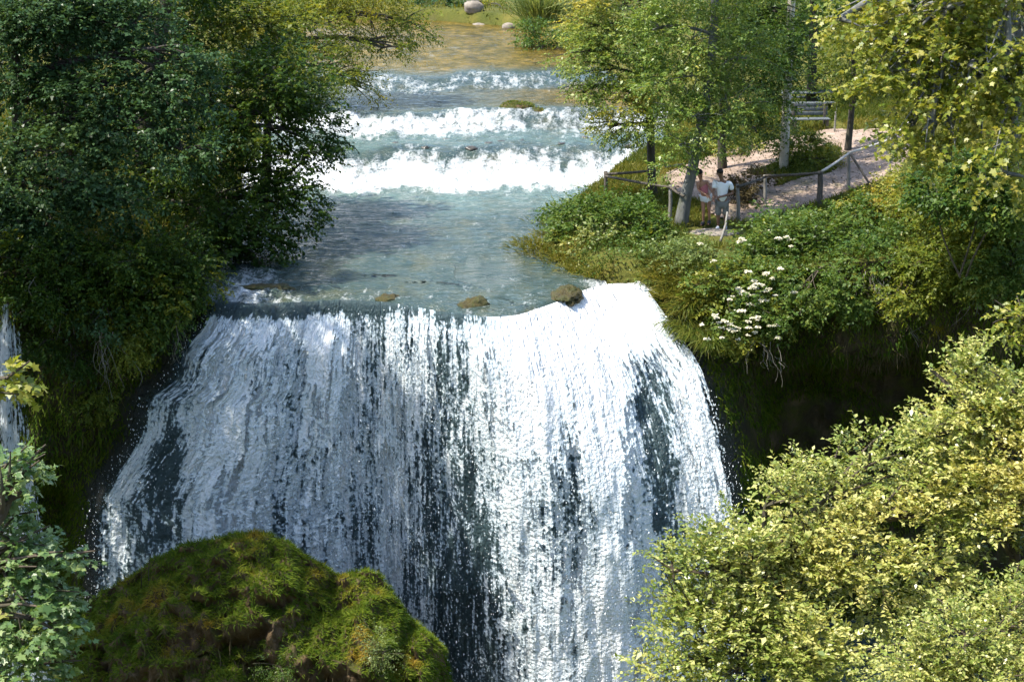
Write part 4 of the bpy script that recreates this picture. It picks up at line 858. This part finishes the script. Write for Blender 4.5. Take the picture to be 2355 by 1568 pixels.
# leafy ground cover along the promontory edge
P = ground_pts(34000, .2, 19, 41.5, 50, rng, lambda X, Y: landmask(X, Y) & offpath(X, Y) & (Y - Yedge(X) < 3.6 + 2 * np.exp(-((X - 1.5) / 2) ** 2)) & (vnoise(np.stack([X * .9, Y * .9, 0 * X], -1), 179) > .38) & clear(X, Y))
n_ = len(P); P[:, 2] += .28 * rng.random(n_)
v, f = leaf_mesh(P, unit(rng.normal(0, 1, (n_, 3)) * [1, 1, .35]), np.array([0, -.2, 1.]) + rng.normal(0, .4, (n_, 3)), .085 * rng.lognormal(0, .2, n_), .055, T_OVAL)
o = mesh_k('ground_cover', v, f, ML_bank, attrs={'rnd': np.repeat(rng.random(n_), 4), 'tint': np.repeat(np.clip(.45 + .7 * fbm(P * .7, 3, 181), 0, 1), 4)}); tag(o, kind='stuff')
P = ground_pts(9000, 3, 18, 44, 66, rng, lambda X, Y: path_d(X, Y) < .3); P[:, 2] += .07; n_ = len(P)
v, f = leaf_mesh(P, rng.normal(0, 1, (n_, 3)) * [1, 1, .1], np.array([0, 0, 1.]) + rng.normal(0, .25, (n_, 3)), .07 * rng.lognormal(0, .3, n_), .045, T_OVAL)
o = mesh_k('leaf_litter', v, f, ML_dry, attrs={'rnd': np.repeat(rng.random(n_), 4), 'tint': np.repeat(rng.random(n_), 4)}); tag(o, kind='stuff')
def tuft(label, spots, mat, ln, wd, seed, name='grass_tuft', cat='grass tuft', spread=.2, down=0., group=None):
    rg = np.random.default_rng(seed); Q, D = [], []
    for p, n in spots:
        q = rg.normal(0, spread, (n, 3)) * [1, .7, .25]; Q.append(np.array(p) + q)
        D.append(np.array([0, -.25, 1 - down]) + np.c_[q[:, :2] * 1.6 / max(spread, .05) * .3, 0 * q[:, 0]])
    Q = np.concatenate(Q); D = np.concatenate(D)
    c = Q.mean(0); o = blades(name, mat, Q - c, D, ln, wd, rg, tint=.4 + .4 * rg.random(len(Q)), jit=.28); o.location = tuple(c); return tag(o, label, cat, group)
def tp_(l, n): return [(atY(x, y, Y), n) for x, y, Y in l]
tuft('yellow grass tuft hanging beside the right end of the fall lip', tp_([(1520, 640, 42.6), (1550, 680, 42.1), (1580, 720, 41.7), (1570, 650, 42.3), (1610, 690, 41.6), (1545, 620, 42.8)], 480), ML_ygrass, .42, .02, 21, down=.55, spread=.22)
tuft('green grass draped below the elder at the cliff edge', tp_([(1600, 760, 41.0), (1570, 740, 41.4), (1640, 780, 40.6), (1590, 700, 41.6)], 420), ML_grass, .45, .02, 22, down=1.3, spread=.2)
tuft('mossy yellow grass fringe at the tip of the river bank point', tp_([(1240, 580, 46.2), (1290, 600, 45.4), (1340, 620, 44.4), (1270, 545, 47.5), (1220, 565, 46.6), (1390, 632, 43.6)], 420), ML_ygrass, .26, .024, 23, down=.5, spread=.3)
tuft('sunny grass patch under the short railing', tp_([(1420, 440, 51.5), (1460, 450, 51), (1400, 470, 50.6), (1330, 490, 49.6), (1300, 520, 48.6)], 420), ML_ygrass, .3, .024, 24, spread=.4)
cr_ = np.array([*P2(1243, 62, 1.75), 0]); cr_[2] = gz(cr_[0], cr_[1])
tuft('tall pale green reed clump on the far river bank', [(cr_, 520)], ML_pale, 2.2, .06, 25, name='reed_clump', cat='reeds', spread=.45)
# ---- stones
def mossrock():
    n = NT('moss_rock'); g = n.geo(); a = n.noise(g, 3.2, 6, .7); b = n.noise(n.vmul(g, (1, .5, 1)), 14, 5, .7)
    c = n.ramp(a, [(.3, (.018, .018, .009)), (.48, (.07, .055, .010)), (.62, (.05, .058, .010)), (.75, (.13, .10, .025))])
    c = n.mix(n.mapr(b, .5, .7, 0, .6), c, (.035, .03, .014))
    p = n.n('ShaderNodeBsdfPrincipled', {'Base Color': c, 'Roughness': .5, 'Specular IOR Level': .4, 'Normal': n.bump(n.math('ADD', a, b), .9, .08)}); return n.done(p.outputs[0])
M_mossrock = mossrock()
k = 0
for label, px, py, z, s, mo_ in [
        ('mossy boulder in the middle of the fall lip', 1090, 722, -.26, (.52, .40, .40), 600), ('golden mossy boulder at the right of the fall lip', 1300, 680, -.04, (.42, .75, .22), 900),
        ('low olive stone at the left centre of the fall lip', 895, 694, -.13, (.5, .3, .17), 500), ('flat mossy stone awash near the left bank of the lip', 610, 662, .02, (.85, .35, .08), 500),
        ('grassy brown islet between the upper rapids', 1190, 256, 1.05, (.85, .6, .38), 900), ('brown stone beside the grassy islet', 1235, 262, 1.0, (.45, .4, .25), 200)]:
    k += 1; p = atZ(px, py, z)
    if 'islet' in label: rock('boulder', label, p, s, 200 + k, M_rock, mo_, 'mossy stones in the water')
    else: rock('boulder', label, p, s, 200 + k, M_mossrock, 0, 'mossy stones in the water', rough=.7, sub=60)
rg = np.random.default_rng(12); M_wet = plain_mat('stone_wet', (.06, .055, .045), .3, .5, 8, .6, .5)
for px in list(range(840, 1440, 46)):
    py = 338 + rg.normal(0, 6) - .02 * (px - 840); p = atZ(px + rg.normal(0, 14), py, .70)
    rock('rapids_stone', 'dark wet stone breaking the top edge of the main rapids', p, np.array([.24, .2, .10]) * rg.uniform(.4, 1.1), 300 + px, M_wet, 0, 'stones at the brink of the rapids', rough=.7, sub=24)
for i in range(16):
    px = rg.uniform(1075, 1215); py = 40 + (px - 1075) * .28 + rg.normal(0, 9); p = atZ(px, py, 1.8); p[2] = gz(p[0], p[1]) + .08; p[2] += .08
    rock('bank_stone', 'pale grey stone on the far bank by the river bend', p, np.array([.55, .45, .40]) * rg.uniform(.45, 1.3), 400 + i, plain_mat('stone_pale', (.22, .19, .155), .9, .45, 3, .6) if i == 0 else bpy.data.materials['stone_pale'], 0, 'stones on the far bank', sub=20)
p = atZ(1640, 536, .55); p[2] = gz(p[0], p[1])
rock('flat_stone', 'flat grey stone slab under the feet of the two people', p + [0, 0, -.02], (.75, .42, .12), 55, bpy.data.materials['stone_pale'], 0, rough=.2)
p = atZ(1440, 462, .55); p[2] = gz(p[0], p[1]) + .02
rock('flat_stone', 'pale flat stone in the grass under the short railing', p, (.6, .2, .1), 56, bpy.data.materials['stone_pale'], 0)
p = atZ(1820, 375, 1.2); 

# spray haze at the foot of the fall
th = np.linspace(0, math.pi, 20); ph = np.linspace(0, 2 * math.pi, 33); T, Ph = np.meshgrid(th, ph, indexing='ij')
q = np.stack([np.sin(T) * np.cos(Ph), np.sin(T) * np.sin(Ph), np.cos(T)], -1)
m_ = bpy.data.materials.new('mist_air'); m_.use_nodes = True; t_ = m_.node_tree; t_.nodes.clear()
o_ = t_.nodes.new('ShaderNodeOutputMaterial'); vp = t_.nodes.new('ShaderNodeVolumePrincipled'); tc = t_.nodes.new('ShaderNodeTexCoord')
vl = t_.nodes.new('ShaderNodeVectorMath'); vl.operation = 'DIVIDE'; t_.links.new(tc.outputs['Object'], vl.inputs[0]); vl.inputs[1].default_value = (7.5, 2.2, 3.6)
ln_ = t_.nodes.new('ShaderNodeVectorMath'); ln_.operation = 'LENGTH'; t_.links.new(vl.outputs[0], ln_.inputs[0])
mr = t_.nodes.new('ShaderNodeMapRange'); mr.interpolation_type = 'SMOOTHSTEP'; t_.links.new(ln_.outputs['Value'], mr.inputs[0]); mr.inputs[1].default_value = .1; mr.inputs[2].default_value = 1; mr.inputs[3].default_value = .8; mr.inputs[4].default_value = 0
t_.links.new(mr.outputs[0], vp.inputs['Density']); vp.inputs['Color'].default_value = (.9, .94, .97, 1); t_.links.new(vp.outputs[0], o_.inputs['Volume'])
mist = mesh_k('mist', (q * [7.5, 2.2, 3.6]).reshape(-1, 3), grid_faces(*T.shape), m_, smooth=True); mist.location = (.8, 36.6, -9.6); tag(mist, kind='stuff')
# ------------------------------------------------------------------ railings, pole, benches
def wood_mat(name, a, b):
    n = NT(name); g = n.geo(); z = n.noise(n.vmul(g, (1, 1, .3)), 16, 6, .7)
    p = n.n('ShaderNodeBsdfPrincipled', {'Base Color': n.ramp(z, [(.3, a), (.7, b)]), 'Roughness': .85, 'Specular IOR Level': .2, 'Normal': n.bump(z, .5, .02)}); return n.done(p.outputs[0])
MW_grey = wood_mat('wood_weathered', (.13, .125, .115), (.34, .32, .28)); MW_dark = wood_mat('wood_dark', (.045, .04, .035), (.15, .13, .105))
MW_pale = wood_mat('wood_bleached', (.30, .28, .25), (.58, .55, .50)); MW_bench = wood_mat('bench_boards', (.06, .07, .075), (.16, .18, .185))
def gpt(px, py, z0=.8):
    z = z0
    for _ in range(12):
        p = atZ(px, py, z); z = gz(p[0], p[1])
    return atZ(px, py, z)
def railing(label, posts, rails, braces, extra=()):
    B = [gpt(b[0], b[1]) for b in posts]; base = B[0]
    root = empty('wooden_railing', base, label, 'railing'); T = []
    for (bx, by, tx, ty, r, m), g in zip(posts, B):
        top = atY(tx, ty, g[1]); T.append(top); t = Tubes()
        t.add(interp3([g - [0, 0, .35], g * .5 + top * .5 + [.02, 0, 0], top + [0, 0, .05]], 7) - base, np.linspace(r * 1.08, r * .95, 7), 9, wob=.12, seed=int(bx)); t.build('post', m, root)
    for i, j, r, m, o0, o1 in rails:
        a = T[i] if not isinstance(i, tuple) else atY(*i); b = T[j] if not isinstance(j, tuple) else atY(*j)
        a = a + np.array(o0); b = b + np.array(o1); t = Tubes()
        t.add(bez(a, b, 9, (0, 0, -.015)) - base, np.linspace(r, r * .85, 9), 8, wob=.12, seed=len(T) + int(abs(b[0]) * 10)); t.build('rail', m, root)
    for a, b, r, m in braces:
        t = Tubes(); t.add(bez(atY(*a), atY(*b), 6) - base, np.linspace(r, r * .85, 6), 8, wob=.1); t.build('brace', m, root)
    return root, T, B
D0 = (0, -.09, 0)
rl, RT_, RB_ = railing('long grey wooden railing climbing along the path on the right',
    [(1697, 512, 1695, 428, .055, MW_grey), (1758, 472, 1758, 406, .055, MW_grey), (1882, 474, 1886, 398, .085, MW_dark), (1950, 438, 1950, 354, .055, MW_grey), (2043, 405, 2046, 322, .055, MW_grey)],
    [(0, 1, .045, MW_dark, D0, D0), (1, 2, .045, MW_dark, (0, -.09, .03), (0, -.12, .03)), (2, 3, .042, MW_pale, (.02, -.12, .07), (0, -.09, .03)), (3, 4, .042, MW_pale, (0, -.09, .05), (0, -.09, .03)), (4, (2092, 280, 51.5), .042, MW_pale, (0, -.09, .06), (0, 0, 0))],
    [((1956, 356, gpt(1950, 438)[1] - .12), (2006, 434, gpt(1950, 438)[1] - .7), .042, MW_dark)])
railing('short dark wooden railing left of the leaning tree',
    [(1391, 458, 1392, 398, .06, MW_dark), (1539, 507, 1541, 430, .055, MW_grey)],
    [(0, (1508, 392, gpt(1502, 466)[1] - .22), .042, MW_dark, (0, -.09, -.02), (0, 0, 0)), (0, 1, .042, MW_dark, (0, -.10, -.08), (0, -.1, 0)), (1, (1572, 452, gpt(1563, 520)[1] - .28), .04, MW_dark, (0, -.1, 0), (0, 0, 0))], [])
t = Tubes(); a = atY(1656, 556, 44.9); t.add(interp3([atY(1672, 488, 45.3), atY(1668, 520, 45.1), a], 8), np.linspace(.03, .04, 8), 8, wob=.15); tag(t.build('leaning_stick', MW_grey), 'grey stick leaning in the shrub in front of the man', 'stick')
g = gpt(1801, 392, 1.2); root = empty('utility_pole', g, 'pale round pole standing beside the path', 'pole')
t = Tubes(); t.add(interp3([[0, 0, -.4], [0, 0, 4], [0, 0, 9.5]], 16), np.linspace(.155, .10, 16), 20, wob=.01)
t.build('shaft', plain_mat('pole_concrete', (.50, .45, .37), .8, .14, 9, .25), root)
t = Tubes(); t.add(np.array([[0, 0, 9.5], [0, 0, 9.62]]), np.array([.12, .05]), 16); t.build('cap', MW_dark, root)
for z in (7.6, 8.3):
    t = Tubes(); t.add(np.array([[-.45, -.13, z], [.45, -.13, z]]), .035, 8); t.build('crossarm', MW_dark, root)
# bench and tables
def bench(px, py, w, rot, label):
    g = gpt(px, py, 2); r = empty('park_bench', g, label, 'bench'); r.rotation_euler = (0, 0, rot)
    b = Boxes()
    for i in range(3): b.add((0, -.12 - i * .15, .45), (w, .13, .04))
    b.build('seat', MW_bench, r)
    b = Boxes()
    for i in range(3): b.add((0, .05 + i * .035, .60 + i * .15), (w, .035, .13))
    b.build('backrest', MW_bench, r)
    for s in (-1, 1):
        b = Boxes(); b.add((s * w * .42, -.42, .22), (.09, .09, .44)); b.add((s * w * .42, .03, .47), (.09, .07, .94)); b.add((s * w * .42, -.2, .41), (.07, .5, .05)); b.build('leg', MW_dark, r)
def table(px, py, w, rot, label, top=None):
    g = gpt(px, py, 2); r = empty('picnic_table', g, label, 'table'); r.rotation_euler = (0, 0, rot)
    b = Boxes()
    for i in range(5): b.add((0, -.32 + i * .16, .75), (w, .15, .045))
    b.build('tabletop', top or MW_bench, r)
    for s in (-1, 1):
        b = Boxes(); b.add((0, s * .72 - .075, .45), (w, .14, .045)); b.add((0, s * .72 + .075, .45), (w, .14, .045)); b.build('seat', top or MW_bench, r)
    for s in (-1, 1):
        c, q = math.cos(.45), math.sin(.45); b = Boxes()
        for e in (-1, 1): b.add((s * w * .36, e * .36, .36), (.07, .09, .84), [[1, 0, 0], [0, c, -e * q], [0, e * q, c]])
        b.add((s * w * .36 + .071, 0, .40), (.06, 1.75, .09)); b.build('leg', MW_dark, r)
bench(1858, 300, 1.35, .06, 'blue grey park bench behind the pole')
table(1850, 258, 2.0, .1, 'weathered picnic table behind the bench')
table(2322, 226, 1.3, .15, 'small dark picnic table on the sunny lawn', MW_pale)
g = gpt(1918, 306, 2); t = Tubes(); t.add(interp3([[0, 0, -.3], [.01, 0, .8], [.03, 0, 1.6]], 6), .035, 8); o = t.build('stake', MW_grey); o.location = tuple(g); tag(o, 'thin upright stake beside the upper path', 'stake')
g = gpt(2340, 262, 2.5); r = empty('garden_gate', g, 'thin dark post with a crossbar on the lawn at the right edge', 'post')
t = Tubes(); t.add(np.array([[0, 0, -.3], [0, 0, 1], [0, 0, 2.6]]), .05, 8); t.build('post', MW_dark, r)
t = Tubes(); t.add(np.array([[-1.2, 0, .75], [0, -.06, .78], [.8, 0, .75]]), .03, 8); t.build('crossbar', MW_dark, r)

# ------------------------------------------------------------------ people
def skin_obj(name, verts, edges, rad, mat, parent, root=0, sub=2):
    m = bpy.data.meshes.new(name); m.from_pydata([tuple(map(float, v)) for v in verts], edges, []); o = link(bpy.data.objects.new(name, m), parent)
    sk = o.modifiers.new('skin', 'SKIN'); sk.use_smooth_shade = True
    if not m.skin_vertices: m.attributes  # layer is made with the modifier
    if len(m.skin_vertices) == 0:
        bpy.context.view_layer.objects.active = o; bpy.ops.mesh.customdata_skin_add()
    sv = m.skin_vertices[0].data
    for i, r_ in enumerate(rad):
        sv[i].radius = (r_, r_) if not isinstance(r_, tuple) else r_; sv[i].use_root = (i == root)
    s = o.modifiers.new('smooth', 'SUBSURF'); s.levels = sub; s.render_levels = sub
    m.materials.append(mat); return o
def ellip(name, c, size, mat, parent, dis=0, cut=None):
    th = np.linspace(0, math.pi, 15); ph = np.linspace(0, 2 * math.pi, 25); T, Ph = np.meshgrid(th, ph, indexing='ij')
    q = np.stack([np.sin(T) * np.cos(Ph), np.sin(T) * np.sin(Ph), np.cos(T)], -1)
    P = q * (1 + dis * fbm(q * 2.5, 3, 5))[..., None] * np.array(size)
    if cut is not None: P[..., 2] = np.where(q[..., 1] < cut, np.maximum(P[..., 2], .02), P[..., 2])
    return mesh_k(name, (P + np.array(c)).reshape(-1, 3), grid_faces(*T.shape), mat, parent, smooth=True)
M_skinm = plain_mat('skin_tan', (.20, .11, .07), .55, .06, 8, 0); M_skinf = plain_mat('skin_light', (.36, .19, .125), .55, .06, 8, 0)
M_hair = plain_mat('hair_dark', (.012, .009, .007), .5, .3, 60, .3)
M_white = plain_mat('cotton_white', (.78, .80, .80), .85, .04, 9, .2); M_short = plain_mat('shorts_grey', (.17, .17, .155), .9, .12, 9, .2)
M_pink = plain_mat('top_pink', (.50, .17, .20), .85, .15, 20, .2); M_shoe = plain_mat('shoe_white', (.75, .76, .78), .6, .08, 20, .1); M_sand = plain_mat('sandal_dark', (.03, .03, .035), .6, .1, 20, .1); M_eye = plain_mat('eye_dark', (.01, .01, .01), .3, 0, 5, 0)
def person(label, J, skin, Y0, fem, parts, k=1.0):
    """J: joint name -> (px, py, dy); parts = clothing material table"""
    W_ = {n: atY(a, b, Y0 + c) for n, (a, b, c) in J.items()}
    base = (W_['footL'] + W_['footR']) / 2; root = empty('person', base, label, 'person')
    Q = {n: v - base for n, v in W_.items()}
    V, E, Rr = [], [], []
    def chain(start, names):
        p = start
        for n, r_ in names:
            V.append(Q[n] if isinstance(n, str) else n); Rr.append(r_); i = len(V) - 1
            if p is not None: E.append((p, i))
            p = i
        return p
    pel = chain(None, [('pelvis', .125 * k)])
    waist = chain(pel, [(Q['pelvis'] * .5 + Q['chest'] * .5, .105 * k)]); ch = chain(waist, [('chest', .13 * k)])
    nk = chain(ch, [('neck', .055 * k)])
    hd = unit(Q['head'] - Q['neck'])
    h1 = chain(nk, [(Q['head'] - hd * .045, .072), (Q['head'] + hd * .03, .088), (Q['head'] + hd * .085, .07)])
    fdir = unit(J_face[label] if label in J_face else np.array([0, -1, 0.]))
    for s in 'LR':
        sh = chain(ch, [('sh' + s, .062 * k)])
        el = chain(sh, [(Q['sh' + s] * .45 + Q['el' + s] * .55, .046 * k), ('el' + s, .040 * k)]); wr = chain(el, [(Q['el' + s] * .55 + Q['wr' + s] * .45, .037 * k), ('wr' + s, .026 * k)])
        d = unit(Q['wr' + s] - Q['el' + s]); pm = Q['wr' + s] + d * .065; pi_ = chain(wr, [(pm, .030 * k)])
        sd = unit(np.cross(d, [0, 1., .3])); dn = unit(np.cross(d, sd))
        for j, (off, ln) in enumerate(((-.033, .068), (-.011, .080), (.012, .076), (.033, .060))):
            a1 = pm + d * .042 + sd * off; a2 = a1 + d * ln * .55 + dn * .012; a3 = a2 + d * ln * .35 + dn * .028
            chain(pi_, [(a1, .0095), (a2, .009), (a3, .0075)])
        a1 = Q['wr' + s] + d * .035 - sd * .036; chain(wr, [(a1, .011), (a1 + d * .03 - sd * .02 + dn * .01, .010), (a1 + d * .055 - sd * .02 + dn * .02, .008)])
        hp = chain(pel, [('hip' + s, .095 * k)])
        kn = chain(hp, [(Q['hip' + s] * .5 + Q['kn' + s] * .5, .080 * k), ('kn' + s, .056 * k)])
        an = chain(kn, [(Q['kn' + s] * .65 + Q['foot' + s] * .35, .056 * k), (Q['kn' + s] * .1 + Q['foot' + s] * .9 + [0, .03, .02], .036)])
        chain(an, [(Q['foot' + s] + [0, .01, .0], .036), ('toe' + s, .030)])
    body = skin_obj('body', V, E, Rr, skin, root)
    hc = Q['head'] + hd * .02
    ellip('nose', hc + fdir * .096 - [0, 0, .012], (.013, .018, .022), skin, root)
    sx = unit(np.cross(fdir, [0, 0, 1.]))
    for s in (-1, 1):
        ellip('eye', hc + fdir * .082 + sx * .033 * s + [0, 0, .012], (.013, .010, .008), M_eye, root); ellip('ear', hc + sx * .088 * s, (.014, .022, .032), skin, root)
    ellip('mouth', hc + fdir * .084 - [0, 0, .048], (.024, .010, .007), plain_mat('lips', (.22, .08, .07), .5, .05, 9, 0) if 'lips' not in bpy.data.materials else bpy.data.materials['lips'], root)
    ellip('hair', hc + [0, 0, .045] - fdir * .018, (.098, .105, .092), M_hair, root, .16)
    if fem: ellip('hair_bun', hc + [0, 0, .085] - fdir * .085, (.055, .055, .05), M_hair, root, .2)
    # clothes
    def cloth(name, chains, mat, sub=2):
        v, e, r2 = [], [], []; idx = {}
        for c in chains:
            p = None
            for n, pt, r_ in c:
                if n in idx: i = idx[n]
                else: v.append(pt); r2.append(r_); i = len(v) - 1; idx[n] = i
                if p is not None and (p, i) not in e: e.append((p, i))
                p = i
        return skin_obj(name, v, e, r2, mat, root, 0, sub)
    L = lambda a, b, t: Q[a] * (1 - t) + Q[b] * t
    if not fem:
        cloth('t_shirt', [[('c', Q['chest'], .158), ('w', L('chest', 'pelvis', .55), .140), ('h', L('chest', 'pelvis', 1.08), .152)], [('c', 0, 0), ('n', L('chest', 'neck', .62), .082)]] +
              [[('c', 0, 0), ('s' + s, Q['sh' + s], .082), ('e' + s, L('sh' + s, 'el' + s, .72), .074)] for s in 'LR'], M_white)
        cloth('shorts', [[('p', Q['pelvis'] - [0, 0, .02], .145)]] + [[('p', 0, 0), ('h' + s, Q['hip' + s], .118), ('m' + s, L('hip' + s, 'kn' + s, .5), .108), ('k' + s, L('hip' + s, 'kn' + s, 1.0), .098)] for s in 'LR'], M_short)
    else:
        cloth('top', [[('c', L('chest', 'neck', .22), .128), ('w', L('chest', 'pelvis', .5), .118), ('h', L('chest', 'pelvis', .86), .130)]] + [[('c', 0, 0), ('s' + s, L('chest', 'sh' + s, .8) + [0, 0, .02], .066)] for s in 'LR'], M_pink)
        cloth('shorts', [[('p', Q['pelvis'], .140)]] + [[('p', 0, 0), ('h' + s, Q['hip' + s], .112), ('m' + s, L('hip' + s, 'kn' + s, .38), .100)] for s in 'LR'], M_white)
    for s in 'LR':
        cloth('shoe', [[('a', Q['foot' + s] + [0, .03, .02], .054), ('b', L('foot' + s, 'toe' + s, .5), .055), ('c', Q['toe' + s] + [0, 0, -.005], .046)]], M_sand if fem else M_shoe)
    return root
J_face = {}
LM = 'person in a white T-shirt and grey shorts leaning with one arm bent by the railing'; LW = 'person in a pink top and white shorts bending towards the person in white'
J_face[LM] = np.array([-.45, -.85, -.3]); J_face[LW] = np.array([.6, -.7, -.35])
gm = gpt(1652, 528, .6)
JM = dict(pelvis=(1660, 464, 0), chest=(1661, 430, -.04), neck=(1659, 411, -.05), head=(1655, 400, -.09), shR=(1645, 421, -.03), shL=(1679, 421, -.03), elL=(1685, 445, -.02), wrL=(1657, 453, -.26), elR=(1640, 440, -.1), wrR=(1640, 455, -.30),
          hipL=(1668, 469, 0), hipR=(1652, 469, 0), knL=(1668, 497, -.03), knR=(1651, 498, -.06), footL=(1668, 522, .04), footR=(1651, 524, 0), toeL=(1666, 527, -.13), toeR=(1646, 530, -.16))
JWm = dict(pelvis=(1622, 450, .05), chest=(1615, 427, -.02), neck=(1611, 412, -.05), head=(1609, 402, -.08), shR=(1603, 420, -.02), shL=(1626, 418, -.02), elL=(1633, 434, -.12), wrL=(1641, 447, -.28), elR=(1606, 438, -.1), wrR=(1624, 449, -.28),
           hipL=(1629, 455, .05), hipR=(1616, 455, .05), knL=(1630, 484, 0), knR=(1617, 485, 0), footL=(1631, 511, .06), footR=(1617, 513, .04), toeL=(1628, 516, -.12), toeR=(1612, 518, -.13))
person(LM, JM, M_skinm, gm[1], False, None)
person(LW, JWm, M_skinf, gm[1] + .25, True, None, .86)
# ------------------------------------------------------------------ light
SUN_AZ = (-.95, -.20); SUN_EL = R(60)
sd_ = bpy.data.lights.new('sun', 'SUN'); sd_.energy = 3.5; sd_.angle = R(.5); sd_.color = (1, .94, .82)
so = bpy.data.objects.new('sun', sd_); COL.objects.link(so)
h_ = np.array(SUN_AZ) / np.hypot(*SUN_AZ)
ts = Vector((h_[0] * math.cos(SUN_EL), h_[1] * math.cos(SUN_EL), math.sin(SUN_EL)))
so.rotation_euler = ts.to_track_quat('Z', 'Y').to_euler(); so.location = (-20, 0, 60)
w_ = bpy.data.worlds.new('World'); scn.world = w_; w_.use_nodes = True
nt = w_.node_tree; sk = nt.nodes.new('ShaderNodeTexSky'); sk.sky_type = 'NISHITA'; sk.sun_disc = False
sk.sun_elevation = SUN_EL; sk.sun_rotation = math.atan2(h_[0], h_[1]); sk.dust_density = 1.2; sk.ozone_density = .7
bg = nt.nodes['Background']; nt.links.new(sk.outputs[0], bg.inputs[0]); bg.inputs[1].default_value = .15
vs = scn.view_settings; vs.view_transform = 'Standard'; vs.look = 'None'; vs.gamma = 1; vs.exposure = 1.32
cy = scn.cycles
cy.max_bounces = 7; cy.diffuse_bounces = 3; cy.glossy_bounces = 3; cy.transmission_bounces = 4; cy.transparent_max_bounces = 16
cy.caustics_reflective = False; cy.caustics_refractive = False; cy.sample_clamp_indirect = 2.5; cy.sample_clamp_direct = 4
cy.use_adaptive_sampling = True; cy.adaptive_threshold = .02
cy.use_denoising = True; cy.denoiser = 'OPENIMAGEDENOISE'; cy.denoising_input_passes = 'RGB_ALBEDO_NORMAL'; cy.denoising_prefilter = 'ACCURATE'
